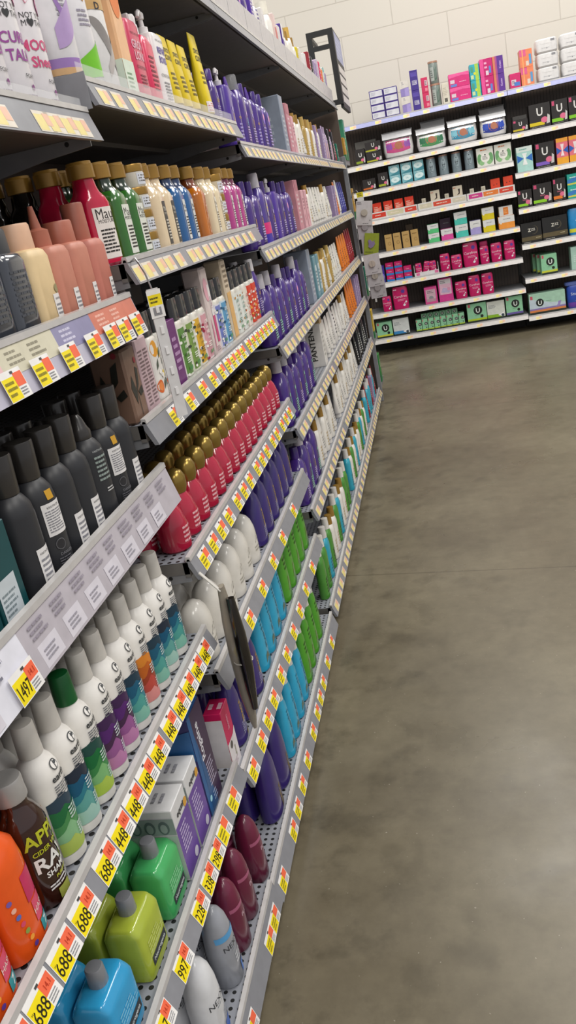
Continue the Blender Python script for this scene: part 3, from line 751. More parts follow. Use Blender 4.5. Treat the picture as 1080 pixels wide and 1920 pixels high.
def pinkbox():
    w, d, h = .056, .036, .142
    return carton(w, d, h, '#cf1f5c', [('r', -w/2, 0, w/2, h*.48, '#e2dcde'), ('p', [(-w/2, h*.3), (w/2, h*.55), (w/2, h*.48), (-w/2, h*.28)], '#e2dcde'), ('v', 'biotin', .004, h*.74, .014, '#f0a8c0'), ('c', -.008, h*.4, .008, '#55504c'), ('v', 'shine', .01, h*.24, .011, '#8a8a6a'), ('l', -.014, h*.06, .014, h*.16, 3, '#b8a8b0')], [('r', -d/2, 0, d/2, h*.9, '#e0dbdc')], [('l', -.012, -.02, .012, .016, 2, '#f3c4d4')])
put('B2', 'pinkcarton', pinkbox, 'narrow crimson and white carton beside tall blue carton', 'box', 1.352, 1, xf=-.516)
goldp = lambda: wide_bottle('#3a2c72', [('v', 'MIRACLE', .006, .068, .013, '#b8963a'), ('v', 'moist', .02, .068, .011, '#b8963a'), ('l', -.012, .02, .026, .05, 6, '#9a98b8'), ('r', .006, .008, .03, .018, '#7a6a3a')], .15, .037, .025)
put('B2', 'goldp', goldp, 'purple bottle with gold lettering block', 'bottle', [1.44, 1.535, 1.63], 2)
put('B2', 'turq', turq, 'turquoise tapered bottle with dark script', 'bottle', [1.73, 1.815, 1.9, 1.985], 2)
put('B2', 'greencone', lambda: None, 'leaf green tapered bottle with brown motif', 'bottle', [2.09, 2.18, 2.27, 2.36, 2.45], 2)
# near bay, third shelf
put('A3', 'orange', orange_bottle, 'bright orange bottle with row of coloured dots', 'bottle', [.555, .632], 2)
put('A3', 'acv', vinegar_bottle, 'brown apple vinegar shampoo bottle with silver cap', 'bottle', .702, 2)
WX = -.518
for i, (y, pal, cap, st, d) in enumerate(((.768, 'green', 0, 1, 'with green waves and peach sticker'), (.822, 'blue', 0, 0, 'with blue waves'), (.876, 'leaf', 1, 0, 'with green cap and green waves'), (.931, 'purple', 0, 0, 'with purple waves'),
        (.985, 'purple', 0, 0, 'with purple waves'), (1.04, 'teal', 0, 0, 'with teal waves'), (1.094, 'orange', 0, 0, 'with orange waves'), (1.149, 'teal', 0, 0, 'with teal waves'), (1.203, 'blue', 0, 0, 'with blue waves'), (1.258, 'teal', 0, 0, 'with teal waves'))):
    put('A3', f'wave_{pal}{cap}{st}', (lambda pal=pal, cap=cap, st=st: wave_bottle(pal, '#0f5c2c' if cap else '#cfcbc4', bool(st))), 'white shampoo bottle ' + d, 'bottle', y, 1, xf=WX)
def backrow(Ys, rows):
    for r in range(rows):
        for y in Ys:
            o, hd = proto('wave_blank', lambda: wave_bottle('blue', blank=True))
            o.location = (WX - .0265 - .057 * (r + 1), y, SH['A3'][0]); o.rotation_euler = (0, 0, pi/2)
            reg(o, 'plain white shampoo bottle behind the wave bottles', 'bottle', SH['A3'][1], y, r, 0, 'aisle')
backrow((.775, .83, .885, .94, .995, 1.05, 1.105, 1.16, 1.215, 1.27), 2)
# near bay, fourth shelf: black bottles
SEQ = [(.885, 1), (.945, 0), (1.005, 1), (1.065, 1), (1.125, 2), (1.187, 0), (1.247, 1)]
DB = {0: 'matte black bottle with big white label', 1: 'matte black bottle with narrow white label', 2: 'matte black bottle with pointed nozzle cap'}
for y, k in SEQ: put('A4', f'black{k}', (lambda k=k: black_bottle(k)), DB[k], 'bottle', y, 2, xf=-.513)
put('A4', 'tealcarton', lambda: carton(.06, .06, .135, '#12474c', [('r', -.026, .006, .016, .075, '#c3ccd2'), ('l', -.022, .012, .012, .06, 8, '#7d8a90')]), 'dark teal carton with pale printed label', 'box', [.735, .8], 1, xf=-.52)
# near bay, fifth shelf: block bottles
put('A5', 'smoke', lambda: block_bottle('#3b3f48', '#37393d', .03, .026, .131, els=[('l', -.024, .05, .024, .11, 9, '#464a52')], clear=True), 'dark smoky clear bottle with charcoal cap', 'bottle', [.965, 1.038], 1, xf=-.516)
put('A5', 'cream', lambda: block_bottle('#d9bf92', '#d3a98c', .034, .026, els=strip_label(.018) + [('c', .02, .075, (.008, .006), '#9a9068')]), 'cream bottle with peach cap', 'bottle', 1.112, 1, xf=-.516)
put('A5', 'rose_n', lambda: block_bottle('#bd7a66', '#a96450', nozzle=True, els=strip_label(.018)), 'rose brown bottle with pointed nozzle', 'bottle', 1.185, 1, xf=-.516)
put('A5', 'rose_s', lambda: block_bottle('#bb7763', '#a9614d', .032, .026, els=strip_label(.02)), 'rose brown bottle with short cap', 'bottle', 1.258, 1, xf=-.516)
put('A5', 'rose_t', lambda: block_bottle('#b96f60', '#a15c4a', .056, .021, els=strip_label(.02)), 'rose brown bottle with tall cap', 'bottle', 1.332, 1, xf=-.516)
for s in (1.001, 1.0755, 1.1485, 1.2215, 1.2945):
    m = MB(); m.prism([(.03, .0), (.03, .03), (.05, .09), (.3, .12), (.3, 0)], s-.0005, s+.0007, CLEAR); m.build('clear_divider', a5, False)
# near bay, top shelf: foam cans
CX = -.516
put('A6', 'curltalk', lambda: curl_can('CURL', 'TALK', '#9a4a9a'), 'tall white foam can with purple lettering', 'can', [1.085, 1.162, 1.239], 2, xf=CX)
put('A6', 'sheer', lambda: curl_can('MOOD', 'Sheer', '#d0497a'), 'tall white foam can with pink lettering', 'can', 1.316, 2, xf=CX)
# second bay, seventh shelf
put('B7', 'swirl1', lambda: swirl_can('#9a78b8', '#b59acb', '#d0a878', 'Dove'), 'pale spray can with purple swirl', 'can', 1.452, 2, xf=CX)
put('B7', 'swirl2', lambda: swirl_can('#9ac25a', '#7ac832', '#d0a878', 'Dove', '#74c42a'), 'white spray can with lime green patch', 'can', 1.545, 2, xf=CX)
put('B7', 'goldcan', gold_band_can, 'white spray can with tan band and grey swirl', 'can', 1.63, 2, xf=CX)
put('B7', 'peach', peach_box, 'peach and pale green tall carton', 'box', 1.712, 1, xf=CX)
put('B7', 'pinkpump', lambda: pump_bottle('#c9345a', [('t', 'MARC ANTHONY', 0, .125, .0065, '#5a1226'), ('T', 'GROW', .004, .1, .022, '#e8b8c8'), ('T', 'LONG', .004, .08, .022, '#e8b8c8'), ('t', 'CONDITIONER', 0, .064, .0085, '#4a1222'), ('l', -.02, .03, .026, .055, 4, '#7a1a34')]), 'hot pink pump bottle with black pump', 'bottle', 1.8, 2, xf=CX)
put('B7', 'pinkspray', lambda: sprayer_bottle('#d22a56', [('l', -.02, .03, .02, .1, 8, '#7a1a34')]), 'hot pink spray bottle with white trigger', 'bottle', 1.885, 2, xf=CX)
put('B7', 'repair', lambda: pump_bottle('#e4e0e0', [('t', 'MARC ANTHONY', 0, .135, .0065, '#6a6a70'), ('T', 'REPAIR', .002, .112, .018, '#4a3a9a'), ('T', 'BOND', .002, .094, .018, '#4a3a9a'), ('t', 'CONDITIONER', 0, .066, .009, '#33333a'), ('l', -.024, .02, .024, .058, 6, '#8a8a90')], pump='#e0dcdc'), 'white pump bottle with violet lettering', 'bottle', 1.97, 2, xf=CX)
yl = lambda: tube('#ddc21e', [('T', 'STRICTLY', 0, .13, .013, '#2e2a10', .8), ('T', 'CURLS', 0, .114, .015, '#2e2a10'), ('l', -.02, .05, .02, .09, 4, '#6a5c10')], .034, .019, .165)
put('B7', 'ytube', yl, 'yellow tube with black lettering', 'tube', [2.065, 2.145, 2.225], 2, xf=CX)
put('B7', 'ytube_tall', lambda: tube('#e3ca1a', [('T', 'STRICTLY', 0, .165, .016, '#2e2a10', .8), ('T', 'CURLS', 0, .147, .018, '#2e2a10'), ('l', -.02, .09, .02, .125, 3, '#6a5c10'), ('r', -.03, .024, .03, .05, '#e8dede'), ('l', -.026, .026, .026, .048, 4, '#c05a6a')], .037, .02, .212), 'tallest yellow tube with pale print at foot', 'tube', 2.37, 1, xf=CX)
put('B7', 'purple_pumpless', lambda: purple_bottle(.03, .02, .14), 'purple bottle beside tallest yellow tube', 'bottle', 2.46, 2, xf=CX)
# second bay, sixth shelf: gold caps
nbk = dict(h=.172)
put('B6', 'nb_red', lambda: neck_bottle('#c41840', (-.02, .034), '#e6ded8', .03, .026, title='Maui'), 'crimson bottle with gold cap and white label', 'bottle', 1.42, 1, rz=-.45, xf=-.5245)
put('B6', 'nb_red', None, 'crimson bottle with gold cap and white label', 'bottle', 1.43, 1, xf=-.5885, row0=1)
put('B6', 'nb_green', lambda: neck_bottle('#2f6a22', (-.018, .024), '#dfe2d8', .03, .036, dark='#1f3320'), 'green bottle with gold cap and white label', 'bottle', [1.492, 1.572], 2)
for i in range(4):
    z0 = .0412 * i
    for y in (1.642,):
        o, hd = proto('jar', lambda: jar()); o.location = (-.515 - .028, y, SH['B6'][0] + z0); o.rotation_euler = (0, 0, pi/2)
        reg(o, 'small jar with gold lid in a stack', 'jar', SH['B6'][1], y, 0, i, 'aisle')
blk = '#3c3a38'
put('B6', 'nb_cream', lambda: neck_bottle('#dcc7a6', (-.006, .022), '#4a4642', .03, .036, ink='#d8d2c4', title='Maui'), 'cream bottle with gold cap and dark label', 'bottle', [1.716, 1.782], 2)
put('B6', 'nb_blue', lambda: neck_bottle('#1f5a94', (-.006, .022), '#dcdcda', .03, .036, dark='#1c3560'), 'blue bottle with gold cap and white label', 'bottle', [1.868, 1.936], 2)
put('B6', 'nb_amber', lambda: neck_bottle('#bd6a14', None, '#e6ded8', .03, .036, dark='#7a3a18'), 'amber orange bottle with gold cap', 'bottle', 2.058, 2)
put('B6', 'nb_ivory', lambda: neck_bottle('#e0cfae', (-.004, .022), '#e6e0d2', .03, .036, ink='#7a6a50'), 'ivory bottle with gold cap and pale label', 'bottle', [2.16, 2.226], 2)
for i in range(3):
    o, hd = proto('jar2', lambda: jar('#d8cbb2', .026, .05, ink='#8a6a4a')); o.location = (-.515 - .028, 2.292, SH['B6'][0] + .0502 * i); o.rotation_euler = (0, 0, pi/2)
    reg(o, 'tan jar with gold lid in a stack of three', 'jar', SH['B6'][1], 2.292, 0, i, 'aisle')
put('B6', 'nb_mag', lambda: neck_bottle('#b03a86', (-.006, .02), '#e6dcdc', .03, .036, dark='#6a2044'), 'magenta bottle with gold cap and white label', 'bottle', [2.36, 2.432, 2.5], 2)
put('B6', 'nb_black', lambda: neck_bottle('#17130f', None, w=.03, d=.025), 'glossy black bottle with gold cap behind crimson bottle', 'bottle', 1.43, 2, xf=-.642)
# second bay, fifth shelf: lotion bottles
put('B5', 'leafbrown', lambda: carton(.062, .06, .125, '#7a5f50', [('p', [(-.01, .03), (-.024, .06), (-.012, .08), (-.002, .05)], '#2a2a26'), ('p', [(.0, .05), (.012, .09), (.022, .085), (.012, .06)], '#2a2a26'), ('p', [(.004, .05), (.024, .056), (.026, .044), (.01, .04)], '#2a2a26'), ('c', .018, .1, .005, '#8a1f30'), ('r', -.001, .01, .001, .06, '#2a2a26')], [('p', [(-.01, .04), (-.022, .06), (-.014, .09), (-.002, .06)], '#24241f'), ('p', [(.0, .06), (.006, .1), (.018, .108), (.014, .075)], '#24241f'), ('p', [(.004, .05), (.02, .062), (.024, .05), (.01, .042)], '#24241f'), ('c', .016, .118, .005, '#8a1f30'), ('r', -.001, .01, .001, .07, '#24241f')], c=.004), 'brown carton with dark leaf pattern', 'box', 1.325, 1)
put('B5', 'pinkprint', lambda: carton(.062, .062, .13, '#cbb0b6', [('l', -.027 + c*.028, .012, -.002 + c*.028, .11, 16, '#7a6468') for c in (0, 1)], [('t', 'how to use me', 0, .116, .0075, '#2e2628')] + [('l', -.027 + c*.028, .012, -.002 + c*.028, .11, 18, '#7a6468') for c in (0, 1)], c=.003), 'pale pink carton covered in small print', 'box', 1.394, 1)
def floral():
    e = [('r', -.026, .01, .026, .108, '#e2dfda'), ('c', -.008, .098, .015, '#e09a28'), ('c', .012, .088, .009, '#e8b83a'), ('c', -.014, .03, .012, '#d8662a'), ('c', -.014, .03, .008, '#e88a4a'), ('c', .012, .05, .006, '#e6c84a')]
    for s, z in ((.004, .078), (.016, .064), (-.016, .06), (.0, .022), (.018, .026)): e.append(('p', [(s, z), (s+.01, z+.006), (s+.013, z+.02), (s+.003, z+.012)], '#4a5648'))
    for s, z in ((-.004, .055), (.004, .048)): e.append(('p', [(s-.007, z), (s, z+.005), (s+.007, z+.001), (s, z-.006)], '#f2f0ee'))
    return wrap_bottle('#e2dfda', e, '#dcd8cf')
put('B5', 'floral', floral, 'lotion bottle with orange fruit and leaf print', 'bottle', [1.462, 1.524], 2)
put('B5', 'violetbox', lambda: carton(.05, .05, .13, '#6a2f6e', [('l', -.018, .03, .018, .1, 5, '#b890bc')]), 'narrow violet carton beside floral bottles', 'box', 1.585)
put('B5', 'w_green', lambda: wrap_bottle('#e4e2d8', plant('#5b8a3e')), 'lotion bottle with green label and black cap', 'bottle', [1.645, ], 2)
put('B5', 'w_white', lambda: wrap_bottle('#dcdccb', plant('#7a9a4a', leaf='#404a34')), 'lotion bottle with olive spotted label', 'bottle', 1.706, 2)
put('B5', 'w_yellow', lambda: wrap_bottle('#e6e2d6', plant('#d9a926', ink='#6a4a10', leaf='#3c4632')), 'lotion bottle with mustard label and black cap', 'bottle', 1.767, 2)
put('B5', 'w_pinkbot', lambda: wrap_bottle('#e4d6d6', plant('#d29aa4', leaf='#9a2a44')), 'lotion bottle with dusty pink label', 'bottle', 1.828, 2)
put('B5', 'w_tall', lambda: carton(.055, .045, .2, '#dbcbc8', [('c', -.006, .15, (.02, .026), '#dfa6b4'), ('r', .002, .05, .02, .16, '#e6e0e0'), ('v', 'repair', .013, .12, .012, '#8a3a54'), ('r', .002, .03, .022, .09, '#c9487a'), ('p', [(-.026, .01), (-.012, .05), (-.02, .09)], '#d884a0'), ('l', -.02, .012, .02, .024, 3, '#a08088')], c=.004), 'tall blush carton with pink circle', 'box', 1.9, 1)
put('B5', 'w_blue', lambda: wrap_bottle('#dad8e4', plant('#6f7cc0')), 'lotion bottle with periwinkle label', 'bottle', 1.97, 2)
put('B5', 'w_lblue', lambda: wrap_bottle('#c4d8e6', plant('#5a9ac4', leaf='#2c5a7c')), 'lotion bottle with sky blue label', 'bottle', 2.032, 2)
put('B5', 'w_tan', lambda: carton(.05, .045, .2, '#d3c2aa', [('r', -.02, .01, .02, .12, '#dcae6a'), ('l', -.02, .13, .02, .19, 5, '#8a7a64')], c=.004), 'tall tan carton among lotion bottles', 'box', 2.1, 1)
put('B5', 'w_mint', lambda: wrap_bottle('#e4e4de', plant('#dfe4de', ink='#2a7a6a', leaf='#c48a3a')), 'lotion bottle with white and teal label', 'bottle', [2.17, 2.232], 2)
put('B5', 'w_coral', lambda: wrap_bottle('#eadcd2', plant('#e4dcd0', ink='#c43a3a', leaf='#d86a3a')), 'lotion bottle with white and coral label', 'bottle', 2.294, 2)
put('B5', 'w_red', lambda: wrap_bottle('#d8452e', plant('#d6442c', leaf='#e8a24a')), 'lotion bottle with red orange label', 'bottle', [2.356, 2.418], 2)
put('B5', 'w_purple', lambda: purple_bottle(.03, .02, .17, capc='#d4d0d4'), 'purple bottle with white cap beside red lotion', 'bottle', 2.482, 2)
# second bay, fourth and third shelf
def redgold():
    pr = [(0, .026, .026), (.004, .03, .03), (.05, .031, .031), (.075, .024, .024), (.09, .015, .015)]
    cap = [(.088, .018, .018), (.1, .022, .022), (.118, .022, .022), (.13, .016, .016), (.135, .006, .006)]
    return prod('serum_bottle', [('bottle_body', pr, M('#b01c3c', .15, coat=.6)), ('cap', cap, M('#9a8040', .25, .7))], [('label', 0, [('l', -.018, .015, .018, .05, 4, '#e8b0b8')])])
put('B4', 'redgold', redgold, 'rounded red bottle with gold domed cap', 'bottle', [1.4 + .075*i for i in range(15)], 2)
def whitefat(): return dome_bottle('#d8d4cc', [('p', [(-.012, .05), (.004, .058), (.012, .07), (-.004, .066)], '#5a564e'), ('l', -.018, .03, .018, .045, 2, '#a8a49a')], .125, .038, .032)
put('B3', 'whitefat', whitefat, 'rounded off-white domed bottle', 'bottle', [1.4 + .09*i for i in range(6)], 2)
put('B3', 'goldp', goldp, 'purple bottle with gold lettering block', 'bottle', [1.96 + .09*i for i in range(6)], 2)
# hair tool hanging in front of the third shelf
def hairtool():
    r = empty('hair_tool')
    sh = MB(); sh.loft([(-.02, .004, .003), (.0, .009, .007), (.06, .019, .012), (.15, .021, .014), (.22, .019, .012), (.29, .01, .006)], M('#8d8578', .2, alpha=.8, coat=.5), 2.4, 18, .010, .012); sh.build('plastic_shell', r)
    hd = MB(); hd.tube([(.002, -.0, .03), (-.006, -.004, .08), (-.012, -.008, .13), (-.01, -.008, .2), (-.002, -.004, .27)], [.006, .010, .0125, .012, .008], M('#15110f', .15, coat=.6), 12); g = hd.build('handle', r)
    ti = MB(); ti.tube([(-.004 + .018*cos(a), -.002 + .018*sin(a), .14) for a in [pi*2*i/12 for i in range(13)]], .0012, M('#b8b4ac', .4), 6); ti.build('cable_tie', g)
    st = MB(); st.prism([(.01, .285), (.012, .285), (.0435, .325), (.0415, .326)], -.004, .004, '#c9c6c0'); st.build('hang_strap', r, False)
    return r
ht = hairtool(); ht.location = (-.446, 1.33, .495); ht.rotation_euler = (0, .0, pi/2); tag(ht, 'black handled hair tool in smoky plastic shell hanging before off-white bottles', 'hair tool')
# clip strip hanging from the sixth shelf
cs = empty('clip_strip'); cs.location = (-.464, 1.378, 1.12); cs.rotation_euler = (0, 0, -.7); tag(cs, 'white plastic clip strip with yellow tag hanging from the shelf corner', 'clip strip')
m = MB(); m.box(-.001, .001, -.011, .011, -.02, .2, '#d4d2d2'); [m.box(.001, .0035, -.003, .003, .02+.035*i, .032+.035*i, '#e4e2e2') for i in range(5)]; m.build('strip', cs, False)
m = MB(); m.art(flat(lambda s, z, o: (.0015 + o, s, z)), [('r', -.014, .152, .014, .198, '#e8e6e4'), ('r', -.013, .172, .013, .19, '#efd91c'), ('l', -.01, .175, .01, .187, 2, '#5a5418'), ('r', -.008, .156, .008, .169, '#8c8c90')]); m.build('price_tag', cs, False)
MB().tube([(0, 0, .2), (-.002, -.004, .225), (-.010, -.006, .242), (-.026, -.002, .252), (-.044, 0, .248)], .0016, M('#a8a8a8', .25, .9), 6).build('wire_hook', cs)
# ------------------------------------------------------------------ third to fifth bay
def lab(c='#b9a8e0', acc='#d0a84a', w=.03): return [('v', 'aussie', .006, .07, .016, acc), ('l', -w*.6, .02, w*.6, .065, 6, c), ('c', -.004, .1, .007, c)]
pA = lambda: purple_bottle(.044, .03, .2, els=lab(w=.036))
pB = lambda: purple_bottle(.044, .03, .222, col='#43287f', capc='#cfcad2', els=lab('#8fc8b0', '#4ab0a0', .036), capw=.017)
pC = lambda: purple_bottle(.04, .03, .215, col='#482c86', clear=True, els=lab('#c0a0d8', '#7ac0d8'), capw=.018)
pD = lambda: purple_bottle(.044, .03, .195, col='#40257c', els=[('c', .0, .11, (.018, .024), '#8a6ad0'), ('c', .0, .11, .011, '#e8a0c0'), ('l', -.022, .02, .022, .08, 6, '#b0a0dc')])
pP = lambda: pump_bottle('#4a2c92', lab(), .04, .03, .165, '#d4d0d2', n=3.5)
def seq(sh, items, y0, y1, rows=1, xf=-.513):
    """spread (key, fn, desc, cat) items along the shelf between y0 and y1"""
    n = len(items); st = (y1 - y0) / n
    for i, it in enumerate(items): put(sh, it[0], it[1], it[2], it[3], round(y0 + st*(i+.5), 3), rows, xf)
PA = ('pA', pA, 'purple hair bottle with gold script', 'bottle'); PBt = ('pB', pB, 'purple bottle with pale cap and teal script', 'bottle')
PCt = ('pC', pC, 'purple bottle with clear overcap', 'bottle'); PDt = ('pD', pD, 'purple bottle with printed pink dot', 'bottle'); PP = ('pP', pP, 'purple pump bottle with pale pump', 'bottle'); PS = ('pS', lambda: purple_spray(.2, .028), 'slim purple spray bottle with pointed nozzle', 'bottle')
def ctn(key, w, d, h, col, desc, front=(), side=()): return (key, lambda: carton(w, d, h, col, front, side, c=.003), desc, 'box')
def slim(key, col, cap, desc, els=(), w=.031, h=.18, capr=.013): return (key, lambda: slim_bottle(col, cap, els, w, .018, h, capr), desc, 'bottle')
def tb(key, col, desc, els=(), w=.036, h=.17, capc=None): return (key, lambda: tube(col, list(els), w, .018, h, capc), desc, 'tube')
WG = slim('wgold', '#dcd8d0', '#a5803c', 'white bottle with gold cap', L_('#b9a070'))
WT = tb('wtube', '#dedad4', 'white tube with grey print', [('t', 'pro v', 0, .1, .014, '#8a7a5a'), ('l', -.02, .04, .02, .09, 5, '#9a9a98')])
GOLD = slim('goldbot', '#a88a44', '#b89a54', 'gold bottle with narrow gold cap', L_('#e8d8a8'), .032, .185)
ORG = tb('otube', '#e07a22', 'orange tube with brown print', [('l', -.02, .04, .02, .12, 6, '#8a4010')], .038, .19)
LIL = ctn('lilac', .05, .04, .17, '#9a86ac', 'lilac carton with pale print', L_('#d8cce0', 6, .018, .03, .13))
RED = tb('rtube', '#8e1526', 'dark red tube', [('l', -.018, .05, .018, .12, 5, '#d09098')], .028, .2)
GRYB = ctn('greyc', .085, .1, .22, '#8d96a6', 'large blue grey carton', [('l', -.03, .03, .03, .15, 7, '#c0c8d0')], [('l', -.02, .05, .02, .15, 4, '#b0b8c4')])
TEALC = ctn('tealgrey', .07, .05, .18, '#6f98a4', 'teal grey carton with white panel', [('r', -.028, .03, .028, .14, '#c2d2d6'), ('l', -.02, .05, .02, .12, 5, '#5a7a86')])
PINKC = ctn('pinkcart', .085, .1, .2, '#c98a96', 'tall dusty pink carton', [('l', -.03, .03, .03, .15, 7, '#e8ccd0'), ('r', -.04, .16, .04, .2, '#b8707e')])
PINKS = ctn('pinksm', .055, .045, .16, '#dcaab2', 'pale pink carton with flower print', [('c', -.01, .05, .012, '#c87a88'), ('l', -.02, .08, .02, .13, 4, '#a8707c')])
FLO = tb('wfloral', '#dcd9d0', 'white tube with yellow flower print', [('c', -.008, .06, .007, '#d8b84a'), ('c', .008, .09, .006, '#7a9a5a'), ('l', -.018, .1, .018, .14, 3, '#8a8a86')])
BLU = tb('blutube', '#3a3a8e', 'deep blue tube with pale print', [('l', -.018, .04, .018, .13, 6, '#a0a8d8')], .03, .19)
BAG = ('lilbag', lambda: soft_pack(.06, .03, .19, '#a894b4', [('r', -.024, .02, .024, .1, '#c4a4ac'), ('l', -.02, .11, .02, .15, 3, '#e0d4e4')]), 'lilac foil pouch', 'pouch')
BLKC = ctn('blkc', .05, .045, .18, '#26262a', 'black carton with white print', [('l', -.018, .03, .018, .13, 6, '#b8b8bc')])
GRNC = ctn('grnc', .05, .045, .12, '#12705a', 'dark green carton', [('l', -.018, .03, .018, .09, 3, '#8ac0b0')])
# sixth shelf (just above eye level)
seq('C6', [PP, PS, PCt, PA, PS, PDt, PDt], 2.565, 3.28)
put('C6', GRYB[0], GRYB[1], GRYB[2], GRYB[3], 3.6)
seq('D6', [PINKC, PINKS, WG, WG, WT, GOLD, WG, GOLD, WG, LIL, WG], 3.69, 4.83)
seq('E6', [LIL, BAG, BAG, BLKC, BAG, BLKC, RED, GRNC], 4.92, 5.76)
# fifth shelf
def wrapped():
    return purple_bottle(.046, .03, .225, col='#4e3a8e', capc='#cfcad2', els=[('r', -.046, .006, .046, .035, '#3a2aa0'), ('r', -.046, .035, .01, .07, '#d8327a'), ('r', .01, .02, .046, .07, '#d8a8b4'), ('c', .008, .115, (.018, .028), '#b8acc8'), ('l', -.004, .1, .024, .13, 3, '#d8c070')], capw=.018)
seq('C5', [PA, PA, ('wrapped', wrapped, 'purple bottle in silver and pink gift wrap', 'bottle'), PA, PP, PA, PDt, PA], 2.58, 3.47)
put('C5', PINKC[0], PINKC[1], PINKC[2], PINKC[3], 3.6)
seq('D5', [PINKS, PINKS, WG, WT, WT, FLO, WT, WT, WG, WT, FLO], 3.7, 4.83)
seq('E5', [LIL, LIL, ORG, tb('wtall', '#dedbd8', 'tall white tube', L_('#8a8a90'), .034, .2), BLU, BLU, BLU], 4.95, 5.75)
# fourth shelf
seq('C4', [PBt, PBt, PA, PBt, PA, PDt, PBt, PA], 2.575, 3.44)
put('C4', GRYB[0], GRYB[1], GRYB[2], GRYB[3], 3.6)
seq('D4', [TEALC, TEALC, GOLD, WG, GOLD, FLO, GOLD, FLO, FLO, WT, FLO], 3.71, 4.83)
seq('E4', [ORG, ORG, ORG, ORG, RED, RED, RED], 4.9, 5.76)
# third shelf
PAN = ('pantene', lambda: carton(.07, .09, .21, '#d9d5d0', [('r', -.035, .18, .035, .21, '#b59a6a'), ('l', -.025, .04, .025, .15, 6, '#b8b4ae')], [('v', 'PANTENE', .012, .1, .034, '#3a3834'), ('r', -.045, .185, .045, .21, '#a88c5c')], c=.002), 'large white carton with tall dark lettering and gold band', 'box')
seq('C3', [PBt, PBt, PA, PBt, PA, PBt], 2.58, 3.26)
put('C3', PAN[0], PAN[1], PAN[2], PAN[3], 3.6)
seq('D3', [WT, WT, WT, ('wpouch', lambda: soft_pack(.066, .04, .19, '#dcd8d4', [('l', -.02, .05, .02, .15, 6, '#5a5a60')]), 'white pouch with black print', 'pouch'), WT, tb('wblk', '#e0ddd9', 'white tube with black swirl print', [('p', [(-.02, .05), (.012, .08), (.02, .13), (-.004, .1)], '#3a3a3c')], .034), WT, WG, WT, WT], 3.72, 4.83)
seq('E3', [ORG, ORG, ORG, ORG, LIL, LIL, LIL], 4.9, 5.76)
# second shelf and bottom deck
seq('C2', [PA, PBt, PA, PBt, WG, WT, WG, WT, WG, WT], 2.6, 3.6)
seq('D2', [WT, WG, WT, WT, WG, WT, WT, WG, WT, WG, WT, WT], 3.72, 4.83)
BLT = tb('blkt', '#1c1b1c', 'black tube with white print', [('l', -.02, .03, .02, .14, 8, '#c8c8c8')], .03, .19)
seq('E2', [BLT, BLKC, BLT, BLT, BLKC, BLT, BLT, BLKC], 4.9, 5.76)
TQ = slim('tqb', '#2f9db4', '#d8d4d0', 'turquoise bottle with white cap', L_('#1a5a6c'), .03, .2)
GRB = slim('grb', '#4a8a34', '#e0dcd4', 'green bottle with white cap', L_('#24481a'), .03, .2)
seq('C1', [GRB, GRB, TQ, GRB, WG, WG, GRB, TQ, WG, WG, GRB, GRB], 2.6, 3.62)
seq('D1', [TQ, WG, GRB, WG, TQ, WG, WG, GRB, TQ, WG, GRB, WG], 3.72, 4.83)
seq('E1', [TQ, RED, TQ, TQ, RED, LIL, TQ, RED], 4.92, 5.76)
# overhead shelf, goods standing behind the fence
OV = -.516
SQ = lambda key, c, desc, h, w=.05, els=(): ctn(key, w, .045, h, c, desc, list(els) or L_('#e0d8e0', 6, w*.36, .08, h-.02))
seq('B8', [PDt, PA, SQ('ovp', '#5a3aa0', 'violet carton', .17), PA, PDt, PA, SQ('ovp', '#5a3aa0', 'violet carton', .17), PA, PA, SQ('ovp', '#5a3aa0', 'violet carton', .17)], 1.42, 2.52, xf=OV)
seq('C7', [PA, PA, SQ('ovw', '#dad6d4', 'white carton with fine print', .16), SQ('ovp', '#5a3aa0', 'violet carton', .17), PDt, PA, SQ('ovp', '#5a3aa0', 'violet carton', .17), ('ovwb', lambda: slim_bottle('#d8d4d0', '#dedad4', L_('#5a4a9a', 6, .016, .06, .14), .034, .024, .19, .014), 'white bottle with violet print', 'bottle'), SQ('ovw', '#dad6d4', 'white carton with fine print', .16)], 2.58, 3.62, xf=OV)
WJ = ('ovjar', lambda: slim_bottle('#dedbd4', '#e2ddcf', [], .04, .03, .22, .022), 'large white bottle with cream cap', 'bottle')
seq('D7', [WJ, SQ('ovr', '#dcc4c0', 'white carton with red panel', .19, .05, [('r', -.02, .06, .02, .14, '#c85a58')]), SQ('ovw', '#dad6d4', 'white carton with fine print', .16), SQ('ovv', '#50348e', 'violet and white carton', .18, .05, [('r', -.025, .12, .025, .18, '#dcd8dc')]), WG, WG, slim('ovg2', '#dcd8d0', '#c8a048', 'white bottle with yellow gold cap', L_('#7a7a80'), .026, .21), WG, SQ('ovy', '#cdb92a', 'mustard yellow carton', .15), SQ('ovw', '#dad6d4', 'white carton with fine print', .16), WT, SQ('ovw', '#dad6d4', 'white carton with fine print', .16)], 3.72, 4.82, xf=OV)
seq('E7', [SQ('ovred', '#8e1a28', 'dark red carton', .19), BLKC, LIL, LIL, SQ('ovl', '#c3b2c4', 'pale mauve carton', .2), SQ('ovpk', '#d02a5c', 'crimson carton', .2), SQ('ovo', '#e07a34', 'orange carton', .17), ('ovt', lambda: carton(.05, .045, .19, '#c8d4d0', [('r', -.025, .165, .025, .19, '#3ab0b4'), ('l', -.018, .04, .018, .14, 5, '#8aa0a0')], c=.002), 'white carton with turquoise top', 'box'), LIL], 4.92, 5.8, xf=OV)
